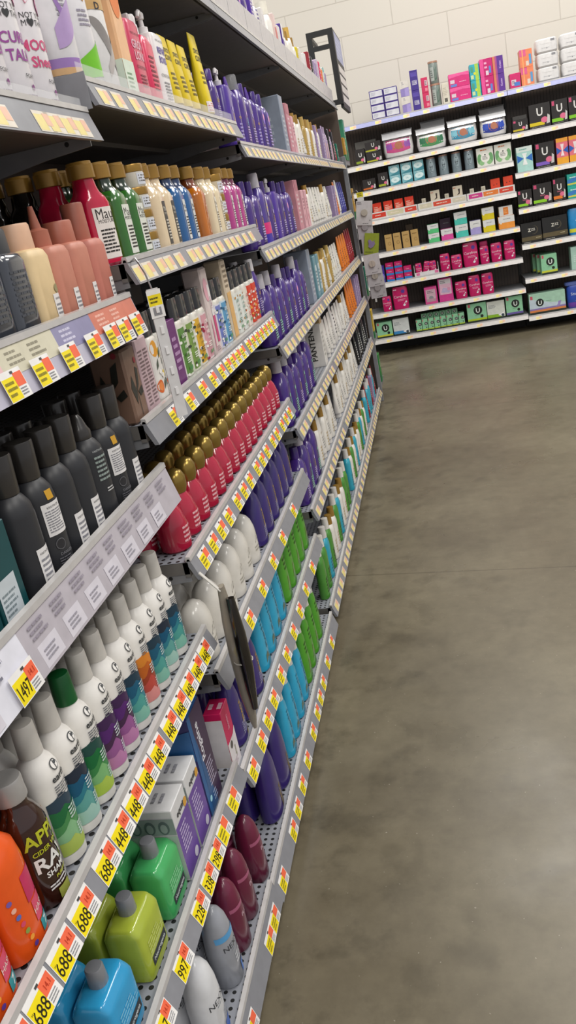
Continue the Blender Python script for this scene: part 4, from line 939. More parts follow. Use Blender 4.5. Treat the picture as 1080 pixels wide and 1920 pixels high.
# purple box and clear cover hung under the overhead shelf
# black open sign frame above the end of the run
sf = empty('sign_frame'); sf.location = (-.62, 5.98, 1.955); tag(sf, 'black open metal sign frame standing on top of the shelf end', 'sign frame')
m = MB()
for x in (0, .135): m.box(x, x+.035, 0, .03, 0, .44, BLACK)
m.box(.035, .135, 0, .03, .41, .44, BLACK); m.box(.035, .135, 0, .03, .33, .355, BLACK); m.box(.035, .135, 0, .03, 0, .03, BLACK); m.box(.0, .02, .03, .5, .42, .44, BLACK)
m.build('frame', sf, False)
m = MB(); m.box(.15, .17, .03, .55, -.02, .44, M('#2b2b2d', .5)); m.art(flat(lambda s, z, o: (.17 + o, s, z)), [('r', .06, .27, .54, .43, '#8f94b8'), ('l', .12, .29, .46, .41, 5, '#a9aecb')] + [('r', .06, .24-.06*i-.045, .54, .24-.06*i, '#c9c3c0') for i in range(4)])
m.build('price_panel', sf, False)
# end of run unit facing the cross aisle
ec = empty('shelving_bay'); ec.location = (-.93, 5.95, 0); tag(ec, 'shelving unit turned across the far end of the aisle shelves', 'shelving')
MB().box(-.45, .43, 0, .02, 0, 1.95, PEGB).build('back_panel', ec, False)
for z, nm in ((.1, 'lowest'), (.42, 'second lowest'), (.72, 'middle'), (1.24, 'second highest'), (1.62, 'highest')):
    r = empty('shelf'); r.location = (-.93, 5.972, z); tag(r, f'{nm} grey shelf of the unit turned across the far aisle end', 'shelf')
    MB().box(-.45, .435, 0, .32, -.03, -.0005, STEEL).build('deck', r, False)
for k, (z, col, h, y, d) in enumerate(((1.62, '#b98a2e', .14, 6.07, 'mustard gold carton'), (1.62, '#3f8f70', .26, 6.2, 'tall sea green carton'), (1.24, '#b58c3a', .2, 6.1, 'mustard and green carton'), (.72, '#12705a', .2, 6.1, 'deep green carton'), (.42, '#c8a82c', .2, 6.1, 'yellow and green carton'), (.1, '#35803f', .2, 6.1, 'leaf green carton'))):
    o, hd = carton(.1, .16, h, col, [('r', -.05, 0, .05, h*.25, '#2f7a4a'), ('l', -.03, h*.5, .03, h*.8, 4, '#e0d8b8')], [('r', -.08, 0, .08, h*.25, '#2f7a4a')], c=.003)
    o.location = (-.57, y, z); o.rotation_euler = (0, 0, pi/2); tag(o, d + ' on the shelving behind the far grey post', 'box')
# cards on a clip strip at the far post
cstrip = empty('clip_strip'); cstrip.location = (-.425, 5.80, .70); tag(cstrip, 'narrow grey clip strip of hanging cards at the far post', 'clip strip')
MB().box(-.006, .006, 0, .003, 0, .7, '#c4c2c0').build('strip', cstrip, False)
MB().tube([(0, .002, .69), (-.02, .02, .72), (-.05, .06, .71), (-.06, .07, .68)], .003, STEEL, 6).build('wire_hook', cstrip)
m = MB(); m.box(-.02, .022, -.003, -.001, .65, .705, '#dcdad6'); m.art(flat(lambda s, z, o: (s, -.003 - o, z)), [('r', -.02, .675, .022, .705, '#e6d826'), ('l', -.014, .68, .016, .7, 2, '#5a5418')]); m.build('price_tag', cstrip, False)
def card(w, h, col, disc, shape, els):
    r = empty('carded_grip')
    m = MB(); m.box(-w/2, w/2, 0, .002, 0, h, col); m.art(flat(lambda s, z, o: (s, -o, z)), els); m.build('card', r, False)
    m = MB()
    if shape == 'map':
        pts = [(-.02, -.02), (-.006, -.03), (.012, -.02), (.024, .0), (.016, .012), (.02, .022), (.004, .012), (-.012, .026), (-.024, .018), (-.018, .0)]
        m.add([(x, -.008, h*.52 + z) for x, z in pts] + [(x, -.0005, h*.52 + z) for x, z in pts], [list(range(10)), list(range(10, 20))[::-1]] + [(i, 10+i, 10+(i+1) % 10, (i+1) % 10) for i in range(10)], disc)
    else:
        def disk(rad, y0, y1):
            v = [(rad*cos(2*pi*i/20), y, h*.52 + rad*sin(2*pi*i/20)) for y in (y0, y1) for i in range(20)]
            m.add(v, [list(range(20)), list(range(20, 40))[::-1]] + [(i, 20+i, 20+(i+1) % 20, (i+1) % 20) for i in range(20)], disc)
        disk(.022, -.006, -.0005); disk(.016, -.010, -.0045); disk(.02, -.014, -.0095)
        if shape == 'split': m.box(-.001, .001, -.0145, -.013, h*.52-.019, h*.52+.019, '#7a7672')
    m.build('phone_grip', r, True)
    return r
GC = '#b9b4b8'
pr_ = [('l', -.01, .008, .04, .014, 1, '#4a484a'), ('c', .036, .03, .005, '#9a969a')]
for i, (x, y, z, w, h, c, dc, shp, rot, els, d) in enumerate((
    (-.425, 5.781, 1.20, .105, .15, '#c9c5c6', '#b4aca0', 'disc', .16, pr_ + [('l', -.046, .128, -.012, .144, 2, '#4a484a')], 'grey card with round stone grip, topmost and tilted on clip strip'),
    (-.425, 5.7975, 1.115, .1, .14, GC, '#9c979a', 'disc', .02, pr_, 'grey card with grey round grip under the topmost tilted card'),
    (-.41, 5.7825, 1.01, .095, .135, '#8f9c2c', '#84749a', 'map', .2, [('l', -.04, .012, .03, .02, 1, '#4a501a')], 'olive green card with lilac jagged grip'),
    (-.415, 5.7975, .965, .1, .15, GC, '#a49c96', 'disc', .04, pr_, 'grey card mostly hidden behind the olive green card'),
    (-.41, 5.766, .885, .105, .13, '#c0bbbe', '#b8aca2', 'split', -.02, pr_, 'grey card with beige split grip below the olive card'),
    (-.405, 5.782, .805, .105, .13, '#b9b5b8', '#a8a096', 'split', -.02, pr_, 'grey card with shiny split grip, second from bottom'),
    (-.40, 5.7975, .725, .105, .13, '#aeaaae', '#989294', 'disc', -.02, pr_, 'grey card with dull grip, lowest on the clip strip'))):
    o = card(w, h, c, dc, shp, els); o.location = (x, y, z); o.rotation_euler = (0, rot, 0)
    o['label'] = d; o['category'] = 'phone grip'; o['group'] = 'carded grips on the clip strip'
# ------------------------------------------------------------------ back wall display
BL, BM, BR = -.66, .72, 1.94
LZ = (.152, .378, .632, .887, 1.165, 1.405, 1.615, 1.935)
RZ = (.132, .452, .733, 1.022, 1.303, 1.607, 1.935)
nth = ('bottom', 'second', 'third', 'fourth', 'fifth', 'sixth', 'seventh', 'top')
BLUE = M('#a3a6cf', .35); WR = M('#c9c5c1', .35)
for i, z in enumerate(LZ):
    n = 'top' if i == 7 else nth[i]
    shelf(f'L{i+1}', BL, BM, z, f'back wall left bay, {n} shelf', f'{n} shelf of the left bay on the back wall', tags=[(BL + .1 + random.random()*.05 + .2*k, None) for k in range(7)], side='back', perf=False, simple=True, top=-.005, bot=-.043, depth=.383, rail=BLUE if i == 7 else WR, bracket=i < 7)
for i, z in enumerate(RZ):
    n = 'top' if i == 6 else nth[i]
    shelf(f'R{i+1}', BM, BR, z, f'back wall right bay, {n} shelf', f'{n} shelf of the right bay on the back wall', tags=[(BM + .03 + random.random()*.05 + .24*k, None) for k in range(5)], side='back', perf=False, simple=True, top=-.005, bot=-.043, depth=.383, rail=BLUE if i == 6 else WR, bracket=i < 6)
DK = M('#241d1a', .6)
for a, b, nm in ((BL, BM, 'left'), (BM, BR, 'right')):
    r = empty('shelving_bay'); r.location = (a, 7.6, 0); L = b - a
    tag(r, f'dark pegboard back frame of the {nm} bay on the back wall', 'shelving')
    m = MB(); m.box(.0, L, .405, .425, .0, 1.93, PEGB); m.build('back_panel', r, False)
    for x in (.0, L-.012): MB().box(x, x+.012, .385, .404, 0, 1.93, M('#1b1716', .5)).build('upright', r, False)
def C_(key, w, h, col, front=(), d=.12, side=(), name='carton', c=.0015):
    return key, (lambda: carton(w, d, h, col, front, side, c=c, name=name))
def stack(sh, key, fn, desc, cat, x, h, n, yf=7.63):
    for i in range(n): putb(sh, key, fn, desc, cat, x, SH[sh][0] + i*(h + .0006), i, yf)
# top shelf
k, f = C_('tp', .112, .053, '#4a3a86', [('r', -.05, .006, .05, .047, '#d6d6dc'), ('l', -.042, .014, .0, .04, 3, '#a8a8ba')], .16)
for x in (-.304, -.188): stack('L8', k, f, 'purple edged white carton', 'box', x, .053, 4)
k, f = C_('lil', .068, .118, '#8f80bc', [('p', [(-.034, .118), (.034, .118), (.034, .066), (-.034, .058)], '#d6d0c8'), ('l', -.02, .086, .0, .11, 3, '#8a8690'), ('r', .0, 0, .034, .06, '#a294cc')]); stack('L8', k, f, 'lilac and cream carton', 'box', -.072, .118, 2)
k, f = C_('pur', .062, .147, '#3e2a84', [('r', -.018, .04, .02, .072, '#b9b4cc'), ('r', -.024, .1, .024, .132, '#5645a0'), ('l', -.016, .044, .018, .07, 3, '#5a5488')]); stack('L8', k, f, 'tall deep purple carton', 'box', .012, .147, 2)
k, f = C_('rdp', .052, .112, '#c8275a', [('r', .0, .05, .022, .09, '#d8b8c0'), ('r', .0, .012, .02, .034, '#e08090'), ('l', .002, .054, .02, .086, 4, '#5a4a50')]); stack('L8', k, f, 'narrow crimson carton', 'box', .09, .112, 2)
def canister(): return prod('canister', [('can', [(0, .036, .036), (.003, .038, .038), (.145, .038, .038), (.15, .037, .037)], M('#7f8a84', .2, coat=.6)), ('lid', [(.15, .039, .039), (.163, .039, .039), (.164, .036, .036)], M('#b9907a', .3, .3))], [('label', 0, [('r', -.03, .02, .0, .12, '#aab0aa'), ('p', [(.004, .02), (.02, .03), (.026, .12), (.01, .1)], '#4a6a5a'), ('l', -.026, .04, -.004, .1, 4, '#6a746e')])])
stack('L8', 'canis', canister, 'grey green canister with copper lid', 'canister', .172, .164, 2)
k, f = C_('wsm', .048, .15, '#d6cfbe', [('r', -.012, .012, .012, .04, '#5a564e'), ('l', -.018, .06, .018, .12, 5, '#b8b09e')]); putb('L8', k, f, 'narrow cream carton', 'box', .246, yf=7.63)
k, f = C_('pkw', .162, .1, '#d42a78', [('p', [(-.081, .1), (.081, .1), (.081, .074), (.02, .08), (-.081, .07)], '#e85a9a'), ('r', -.07, .006, -.02, .024, '#6a80c8'), ('r', -.07, .03, -.036, .056, '#d8c8d0'), ('l', .0, .03, .06, .04, 1, '#f0a8c8')]); stack('L8', k, f, 'wide hot pink carton', 'box', .362, .1, 2)
k, f = C_('teg', .076, .118, '#2fa8b8', [('r', .004, 0, .03, .118, '#a6cc4a'), ('r', -.03, .06, -.01, .1, '#4a9a7a'), ('c', .0, .05, .01, '#d8d83a'), ('r', -.032, .012, -.01, .04, '#c8d8a0')]); stack('L8', k, f, 'turquoise and lime carton', 'box', .488, .118, 2)
k, f = C_('pkp', .098, .128, '#c2186c', [('r', -.049, 0, -.02, .128, '#e04a92'), ('r', .02, .02, .036, .07, '#5a80c8'), ('r', -.006, .008, .016, .04, '#d8c8d0'), ('l', -.014, .05, .01, .11, 2, '#f0b0d0')]); stack('L8', k, f, 'magenta carton with blue stripe', 'box', .58, .128, 2)
k, f = C_('pvi', .082, .128, '#5a2c8e', [('r', -.041, 0, -.022, .128, '#d07a5a'), ('r', -.022, 0, -.008, .128, '#a84a8a'), ('v', 'Kotex', .022, .064, .022, '#c8a8e0')]); stack('L8', k, f, 'violet carton with orange stripe', 'box', .672, .128, 2)
k, f = C_('pks', .082, .105, '#cc2068', [('r', -.03, .02, .006, .06, '#d8c8d0'), ('r', -.01, .012, .034, .04, '#4a78c0'), ('l', -.026, .026, .002, .054, 3, '#6a5a64')]); putb('R7', k, f, 'small crimson pink carton', 'box', .792, yf=7.63)
k, f = C_('ora', .096, .128, '#e8845a', [('r', -.048, .08, .0, .128, '#d85a8a'), ('r', .022, .02, .04, .09, '#5a98c8'), ('r', -.004, .01, .018, .044, '#d8c8b8'), ('r', -.03, 0, -.022, .128, '#f0a86a')]); stack('R7', k, f, 'orange and pink carton', 'box', .888, .128, 2)
dia = lambda: soft_pack(.17, .16, .1, '#d9d7d6', [('r', .03, .074, .06, .09, '#8a8a8e'), ('l', -.04, .03, .04, .036, 1, '#a8a8ac'), ('c', .0, .028, .003, '#7a7a80'), ('l', -.07, .06, .07, .064, 1, '#c4c2c0')], 'wipes_pack', False, 5.)
for i in range(3): putb('R7', 'dia', dia, 'white soft wipes pack', 'pack', [1.05, 1.235], SH['R7'][0] + i*.1006, i, 7.63)
# seventh shelf left: dark cartons and foil bags
U = lambda w, h, strip, s=1., tx='': [('T', 'U', -.0, h*.5, .075*s, '#dcdad6', .9), ('r', -w/2, h*.1, w*.2, h*.24, strip), ('c', w*.2, h*.3, (.024*s, .02*s), '#d86a8a'), ('p', [(w*.28, h*.12), (w*.44, h*.14), (w*.46, h*.44), (w*.36, h*.52), (w*.33, h*.3)], '#c4c0bc'), ('l', -w*.4, h*.02, w*.3, h*.07, 1, '#7a7876')] + ([('r', -w*.45, h*.78, -w*.3, h*.96, '#c84a72')] if tx else [])
for sh, key, w, h, st, s, xs, z in (('L7', 'u_a', .08, .125, '#8aa02c', .6, -.505, None), ('L7', 'u_b', .13, .08, '#b0b02a', .55, -.39, 0), ('L7', 'u_b', .13, .08, '#b0b02a', .55, -.39, 1)):
    k, f = C_(key, w, h, '#2a2524', U(w, h, st, s))
    putb(sh, k, f, 'small black carton with white U' if key == 'u_a' else 'low black carton with white U', 'box', xs, None if z is None else SH[sh][0] + z*.0806, z or 0, 7.63)
k, f = C_('greyback', .18, .19, '#8c8880', [('r', -.08, .0, .08, .02, '#7a766e')], .04); putb('L7', k, f, 'plain grey carton behind small black ones', 'box', -.46, yf=7.85)
def foil(c1, c2, brown='#a05c3c', w=.24, h=.2, white='#d9d6d4'):
    e = [('b', -w*.4, w*.4, lambda u: h*.24 - .012*sin(pi*u), lambda u: h*.68, c1), ('c', 0, h*.46, (w*.19, h*.24), brown), ('c', .004, h*.44, (w*.13, h*.15), '#a8674a'), ('c', w*.27, h*.6, .014, '#d4dce6')]
    for s in (-.36, -.3, -.24, .24, .3, .36): e.append(('p', [(w*s, h*.3), (w*s+.014, h*.38), (w*s+.004, h*.6), (w*s-.012, h*.46)], c2))
    return lambda: soft_pack(w, .14, h, white, e, 'foil_bag')
putb('L7', 'foil_p', foil('#c24a82', '#8a4aa0', '#b0663a', .25, .205), 'white foil bag with pink band and brown disc', 'bag', -.185, yf=7.63)
putb('L7', 'foil_g', foil('#3f8a52', '#2c6a4a', '#a8603c', .24, .18), 'white foil bag with green leafy band', 'bag', .088, yf=7.63)
putb('L7', 'foil_b', foil('#3a8aa8', '#7ab8c8', '#a8603c', .235, .19), 'white foil bag with light blue band', 'bag', .345, yf=7.63)
putb('L7', 'foil_d', foil('#23358e', '#2c4ab0', '#a8603c', .21, .185), 'white foil bag with dark blue band', 'bag', .59, yf=7.63)
putb('L7', 'foil_w', lambda: soft_pack(.2, .08, .235, '#c6c4c2', [('l', -.05, .1, .05, .14, 2, '#a8a6a4')], 'foil_bag'), 'plain silvery bag standing behind printed foil bags', 'bag', [.115, .6], yf=7.78)
# right bay, sixth shelf
for key, w, h, st, s, xs, nm in (('ur1', .12, .09, '#c8b41c', .55, .8, 'small black carton with white U and yellow band'), ('ur2', .165, .178, '#d2bc1c', 1.1, .955, 'wide black carton with white U and yellow band'), ('ur3', .125, .178, '#7cc028', 1.05, 1.108, 'black carton with white U and lime band')):
    k, f = C_(key, w, h, '#262221', U(w, h, st, s, key != 'ur2')); putb('R6', k, f, nm, 'box', xs, yf=7.63)
k, f = C_('ur3', .125, .178, '#262221'); putb('R6', k, f, 'black carton with white U and lime band', 'box', 1.24, yf=7.63)
k, f = C_('urb', .11, .03, '#3a3836'); putb('R6', k, f, 'flat dark packet lying on the small black carton', 'box', .8, SH['R6'][0] + .0906, yf=7.64)
# left sixth shelf
k, f = C_('u6a', .11, .09, '#2a2524', U(.11, .09, '#c8662a', .5)); putb('L6', k, f, 'low black carton with U and orange band', 'box', -.465, yf=7.63)
k, f = C_('u6b', .085, .118, '#2a2524', U(.085, .118, '#a0a82c', .55)); putb('L6', k, f, 'upright black carton with U', 'box', -.345, yf=7.63)
k, f = C_('teal6', .09, .078, '#7ab6c0', [('c', 0, .04, (.036, .022), '#d8ecec'), ('p', [(-.045, 0), (.045, 0), (.045, .03)], '#3f8896'), ('t', 'olly', 0, .034, .016, '#4a98a4'), ('l', -.03, .064, .03, .072, 1, '#d8ecec')])
for x in (-.245, -.145, -.045): stack('L6', k, f, 'pale teal carton with white leaf', 'box', x, .078, 2)
def tin(): return prod('canister', [('can', [(0, .036, .036), (.003, .039, .039), (.14, .039, .039), (.146, .036, .036)], M('#76848a', .25, coat=.5)), ('lid', [(.146, .036, .036), (.156, .036, .036), (.158, .03, .03)], M('#b48a78', .3, .2))], [('label', 0, [('c', 0, .085, (.02, .05), '#98a8ae'), ('c', 0, .115, .004, '#22262a'), ('T', 'ZIPP', 0, .075, .014, '#2c3438'), ('l', -.014, .04, .014, .07, 3, '#4a5a60')])])
putb('L6', 'tin', tin, 'blue grey canister with copper lid', 'canister', [.06, .162, .268, .372], yf=7.63)
k, f = C_('kot6', .135, .145, '#dcdcd2', [('c', -.044, .06, (.02, .04), '#6aa06a'), ('c', .044, .06, (.02, .04), '#6aa06a'), ('c', -.03, .03, (.02, .02), '#8ab880'), ('c', .03, .03, (.02, .02), '#8ab880'), ('c', 0, .066, .036, '#e6e4dc'), ('c', 0, .088, .006, '#3a3a38'), ('l', -.022, .05, .022, .08, 3, '#7a7a76'), ('l', -.036, .118, .036, .134, 1, '#c8703a')]); putb('L6', k, f, 'white carton with green leaf wreath', 'box', [.5, .644], yf=7.63)
# right fifth shelf
k, f = C_('tl5', .125, .19, '#a9d4cc', [('r', -.0625, .15, .0625, .19, '#d4e0da'), ('p', [(-.06, .13), (-.008, .1), (-.06, .07)], '#2a6ab8'), ('p', [(.06, .13), (.008, .1), (.06, .07)], '#2a6ab8'), ('p', [(-.02, .14), (.02, .14), (.006, .1), (.02, .05), (-.02, .05), (-.006, .1)], '#e8ecea'), ('l', -.04, .162, .04, .178, 1, '#6aa89c')]); putb('R5', k, f, 'pale teal carton with blue arrows', 'box', .81, yf=7.63)
k, f = C_('u5', .15, .19, '#262221', U(.15, .19, '#7a5ab8', 1.1, 'x')); putb('R5', k, f, 'black carton with white U and purple band', 'box', .97, yf=7.63)
k, f = C_('pk5', .09, .195, '#e0707e', [('r', -.045, .165, .045, .195, '#e8a03a'), ('r', -.045, .0, .045, .05, '#e8a42e'), ('p', [(-.045, .13), (-.006, .1), (-.045, .075)], '#2a5ab0'), ('p', [(.045, .13), (.006, .1), (.045, .075)], '#2a5ab0'), ('p', [(-.014, .15), (.014, .15), (.004, .1), (.014, .06), (-.014, .06), (-.004, .1)], '#ecdcdc')]); putb('R5', k, f, 'coral pink carton with blue arrows', 'box', [1.106, 1.205], yf=7.63)
# left fifth shelf: red cartons in a display tray
k, f = C_('dcup', .074, .128, '#dc3a22', [('p', [(-.03, .05), (.03, .064), (.034, .1), (.01, .08), (-.024, .075)], '#e8806a'), ('l', -.026, .06, .02, .1, 3, '#f0c0b0'), ('r', -.018, .014, .014, .024, '#3a1410'), ('r', -.037, .046, .037, .049, '#f0a898')], .07); putb('L5', k, f, 'bright red carton', 'box', [-.432, -.338, -.247, -.156], yf=7.65)
k, f = C_('cre', .078, .135, '#d8cdb8', [('p', [(-.01, .06), (.016, .07), (.02, .11), (.004, .11), (.008, .08)], '#3a2c26'), ('r', -.039, .046, .039, .05, '#e0703a'), ('l', -.03, .02, .02, .036, 2, '#8a8070'), ('l', -.034, .115, -.01, .125, 1, '#c8582a')], .07); putb('L5', k, f, 'cream carton with dark figure print', 'box', [.062, .25], yf=7.65)
k, f = C_('smc', .034, .09, '#d0c8b4', [('l', -.01, .05, .01, .08, 3, '#a8a08c')], .03); putb('L5', k, f, 'small cream display block', 'box', [-.036, .158, .366, .46], yf=7.66)
k, f = C_('rpk', .076, .13, '#dd4424', [('r', -.038, 0, .038, .055, '#cc3a8a'), ('c', -.012, .082, .004, '#2a1410'), ('c', .012, .086, .004, '#2a1410'), ('l', -.016, .02, .016, .03, 1, '#e890c0')], .07); putb('L5', k, f, 'red over magenta carton', 'box', [.56, .664], yf=7.65)
for x0, x1, segs, nm in ((-.487, -.095, ((-.487, -.36, '#d23a2a'), (-.355, -.21, '#d0c8a8'), (-.205, -.1, '#cf4030')), 'left'), (-.09, .315, ((-.08, .03, '#cfc7ae'), (.035, .19, '#d04a34'), (.195, .31, '#cfc7b2')), 'middle'), (.32, .71, ((.33, .45, '#c63a86'), (.45, .58, '#dd7a34'), (.58, .7, '#d04432')), 'right')):
    r = empty('display_tray'); r.location = ((x0+x1)/2, 7.623, SH['L5'][0]); w = x1 - x0
    tag(r, f'{nm} white display tray with coloured front panels holding small cartons', 'display tray', None)
    m = MB(); m.box(-w/2, w/2, 0, .006, 0, .056, '#d8d6d2'); c0 = (x0+x1)/2
    m.art(flat(lambda s, z, o: (s, -o, z)), [('r', a-c0+.004, .01, b-c0-.004, .046, c) for a, b, c in segs] + [('l', a-c0+.03, .022, b-c0-.03, .034, 1, '#e8d8c8') for a, b, c in segs]); m.build('front_panel', r, False)
    for s in (-1, 1): MB().box(s*w/2 - (.004 if s > 0 else 0), s*w/2 + (.004 if s < 0 else 0), .006, .11, 0, .03, '#d2d0cc').build('side_wall', r, False)
# right fourth shelf
for key, w, h, st, xs, nm in (('u4a', .115, .14, '#8ac828', .783, 'smaller black carton with U and lime band'), ('u4b', .15, .165, '#8ac828', .925, 'wider black carton with U and lime band'), ('u4c', .1, .178, '#e07a2a', 1.06, 'black carton with U and orange band')):
    k, f = C_(key, w, h, '#262221', U(w, h, st, .85, 'x') + [('t', 'teen', 0, h*.4, .022, '#d87a94')]); putb('R4', k, f, nm, 'box', xs, yf=7.63)
k, f = C_('tl4', .12, .095, '#2aa89a', [('p', [(-.06, .02), (.06, .05), (.06, .08), (-.06, .05)], '#3a7ac0'), ('r', -.06, .012, .06, .024, '#d8c84a'), ('l', -.04, .06, .04, .075, 1, '#d8ecec')]); stack('R4', k, f, 'teal carton with blue swoosh', 'box', 1.185, .095, 2)
# left fourth shelf
k, f = C_('gld', .062, .135, '#b8965c', [('c', .006, .06, (.012, .014), '#8a6a3a'), ('c', .006, .06, (.009, .011), '#b8965c'), ('l', -.02, .1, .02, .115, 1, '#8a6a3a')], .08); putb('L4', k, f, 'tan gold carton', 'box', [-.375, -.302, -.226, -.15], yf=7.63)
k, f = C_('gldb', .06, .18, '#5a4630', [], .06); putb('L4', k, f, 'dark brown carton behind tan gold ones', 'box', -.19, yf=7.78)
def org(key, w, h, c, top='#d8d8d6'): return C_(key, w, h, c, [('r', -w/2, h*.5, w/2, h, top), ('l', -w*.2, h*.72, w*.4, h*.82, 1, '#8a8a8e'), ('c', -w*.36, h*.46, .006, '#e8e8e4')])
for key, w, h, c, x, n, d in (('o_gr', .092, .074, '#58c07a', .01, 2, 'white and green carton'), ('o_pk', .1, .09, '#d84a9a', .122, 1, 'white and pink carton'), ('o_te', .104, .102, '#4ac0b0', .246, 2, 'white and aqua carton'), ('o_li', .09, .112, '#a49ad0', .362, 1, 'white and lavender carton'), ('o_ye', .098, .098, '#d8c41c', .474, 2, 'white and yellow carton')):
    k, f = org(key, w, h, c); stack('L4', k, f, d, 'box', x, h, n)
k, f = org('o_pkb', .09, .17, '#7a2a5a', '#4a2a48'); putb('L4', k, f, 'dark plum carton behind white and pink one', 'box', .118, yf=7.79)
k, f = org('o_or', .13, .1, '#e8943a'); putb('L4', k, f, 'white and orange carton', 'box', .618, yf=7.63)
k, f = C_('o_or2', .11, .078, '#d6d4d0', [('r', -.02, .01, .02, .07, '#dc7a2a'), ('l', -.014, .02, .014, .06, 3, '#e8a868')]); putb('L4', k, f, 'white carton with orange square atop orange banded carton', 'box', .62, SH['L4'][0] + .1006, yf=7.635)
# right third shelf
zz = lambda w, h: [('c', .02, h*.62, .034, '#4a4436'), ('c', .014, h*.63, .032, '#201f1f'), ('T', 'Z', -.016, h*.56, .036, '#d8d4c8'), ('T', 'ZZ', .014, h*.6, .024, '#d8d4c8'), ('r', -w/2, h*.12, w/2, h*.32, '#5c5138'), ('l', w*.2, h*.2, w*.45, h*.25, 1, '#c8bc98'), ('l', -w*.4, h*.03, w*.0, h*.07, 1, '#c8c4b8')]
k, f = C_('zz1', .165, .165, '#201f1f', zz(.165, .165)); putb('R3', k, f, 'smaller black night carton with gold moon', 'box', .81, yf=7.63)
k, f = C_('zz2', .2, .18, '#1f1f20', zz(.2, .18)); putb('R3', k, f, 'wider black night carton with gold moon', 'box', 1.0, yf=7.63)
putb('R3', 'blue3', lambda: soft_pack(.16, .1, .21, '#2a8ac8', [('p', [(-.07, .03), (-.07, .16), (-.01, .11)], '#1c3f96'), ('r', -.076, .02, .076, .05, '#c8c83a'), ('t', 'Always', .02, .11, .03, '#e8eef4')], 'soft_pack', False, 4.), 'bright blue plastic pack with yellow band', 'pack', 1.19, yf=7.63)
# left third shelf
PK = '#c41a62'
def care(w, h, big=False): return [('p', [(-w*.46, 0), (w*.46, 0), (w*.46, h*.18), (w*.1, h*.28), (-w*.46, h*.22)], '#2f7cc4'), ('t', 'Carefree', 0, h*.52, min(.032, w*.24), '#f0d8e2'), ('p', [(w*.1, h*.16), (w*.22, h*.12), (w*.4, h*.3), (w*.34, h*.36)], '#e8ecf2'), ('l', -w*.2, h*.36, w*.36, h*.46, 2, '#e89ab8'), ('c', w*.2, h*.78, (w*.12, h*.08), '#5a3a9a'), ('l', -w*.42, h*.84, -w*.1, h*.93, 1, '#f0d8e2')]
def carepack(key, w, h, d=.07): return key, (lambda: soft_pack(w, d, h, PK, care(w, h), 'soft_pack', False, 5.))
k, f = C_('vio3', .05, .145, '#3c2a8c', [('c', .0, .05, (.022, .03), '#8a7ac8'), ('c', .004, .044, .01, '#c8586a')], .07); putb('L3', k, f, 'narrow violet carton at far left', 'box', -.475, yf=7.63)
k, f = C_('mini', .066, .052, PK, [('p', [(-.033, 0), (.033, 0), (.033, .014), (-.033, .02)], '#2f7cc4'), ('t', 'Care', 0, .026, .014, '#f0d8e2')], .08)
for x, n in ((-.402, 3), (-.325, 3), (-.25, 2)): stack('L3', k, f, 'mini magenta carton', 'box', x, .052, n)
r = empty('display_tray'); r.location = (-.09, 7.63, SH['L3'][0]); tag(r, 'open white tray of loose magenta packs on the third shelf', 'display tray')
MB().box(-.105, .105, 0, .004, 0, .03, '#dcd8d8').build('front_panel', r, False); MB().box(-.105, .105, .004, .1, 0, .004, '#d4d0d0').build('tray_floor', r, False)
for s in (-.105, .101): MB().box(s, s+.004, .004, .1, .004, .09, '#d4cfd0').build('side_wall', r, False)
m = MB(); m.art(flat(lambda s, z, o: (s, -o, z)), [('r', -.09, .004, -.06, .026, '#d86a9a'), ('r', .07, .004, .1, .026, '#d86a9a')]); m.build('print', r, False)
k, f = carepack('loose', .056, .1, .05)
for i, (x, y, z, ry, d) in enumerate(((-.155, 7.665, .006, 0, 'left upright'), (-.096, 7.668, .012, .22, 'middle tilted'), (-.03, 7.665, .006, 0, 'right upright'))):
    o, hd = proto(k, f); o.location = (x, y, SH['L3'][0] + z); o.rotation_euler = (0, ry, 0); o['label'] = f'{d} loose magenta pack in the open white tray'; o['category'] = 'pack'; o['group'] = 'loose packs in white tray'
for key, w, h, x, d in (('c3a', .085, .145, .075, 'magenta pack with blue corner'), ('c3b', .092, .118, .172, 'squat magenta pack'), ('c3c', .128, .2, .295, 'largest magenta pack'), ('c3d', .076, .148, .41, 'narrow magenta pack with blue foot')):
    k, f = carepack(key, w, h); putb('L3', k, f, d, 'pack', x, yf=7.63)
k, f = carepack('c3e', .092, .155); putb('L3', k, f, 'upright magenta pack', 'pack', [.51, .62], yf=7.63)
putb('L3', 'c3f', lambda: soft_pack(.07, .06, .04, '#a8285c', [], 'soft_pack', False, 3.), 'small plum pouch lying on narrow magenta pack', 'pack', .41, SH['L3'][0] + .149, yf=7.635)
# left second shelf
k, f = carepack('c2a', .08, .13); putb('L2', k, f, 'small magenta pack at far left', 'pack', -.468, yf=7.63)
k, f = carepack('c2b', .135, .195); putb('L2', k, f, 'largest magenta pack', 'pack', -.345, yf=7.63)
k, f = C_('gp1', .108, .145, '#d44a8e', [('r', -.042, .02, .04, .125, '#c8a8b4'), ('c', 0, .05, .02, '#8a8a90'), ('l', -.03, .09, .03, .115, 2, '#6a5a60'), ('r', -.042, .02, .04, .045, '#b8909e')]); putb('L2', k, f, 'pink carton with pale grey window', 'box', -.08, yf=7.63)
k, f = C_('gp2', .122, .2, '#cf3a8c', [('r', -.05, .06, .05, .19, '#dcb0c4'), ('r', -.05, .15, .05, .19, '#cfc8cc'), ('p', [(-.04, .08), (.03, .07), (.044, .1), (-.02, .12)], '#b8a8c8'), ('l', -.04, .155, .02, .18, 2, '#7a7078'), ('r', .016, .09, .04, .116, '#d890b0')]); putb('L2', k, f, 'tall pink carton with pale panel', 'box', .05, yf=7.63)
for key, w, h, x, d in (('c2c', .1, .145, .182, 'shorter magenta pack beside pink carton'),):
    k, f = carepack(key, w, h); putb('L2', k, f, d, 'pack', x, yf=7.63)
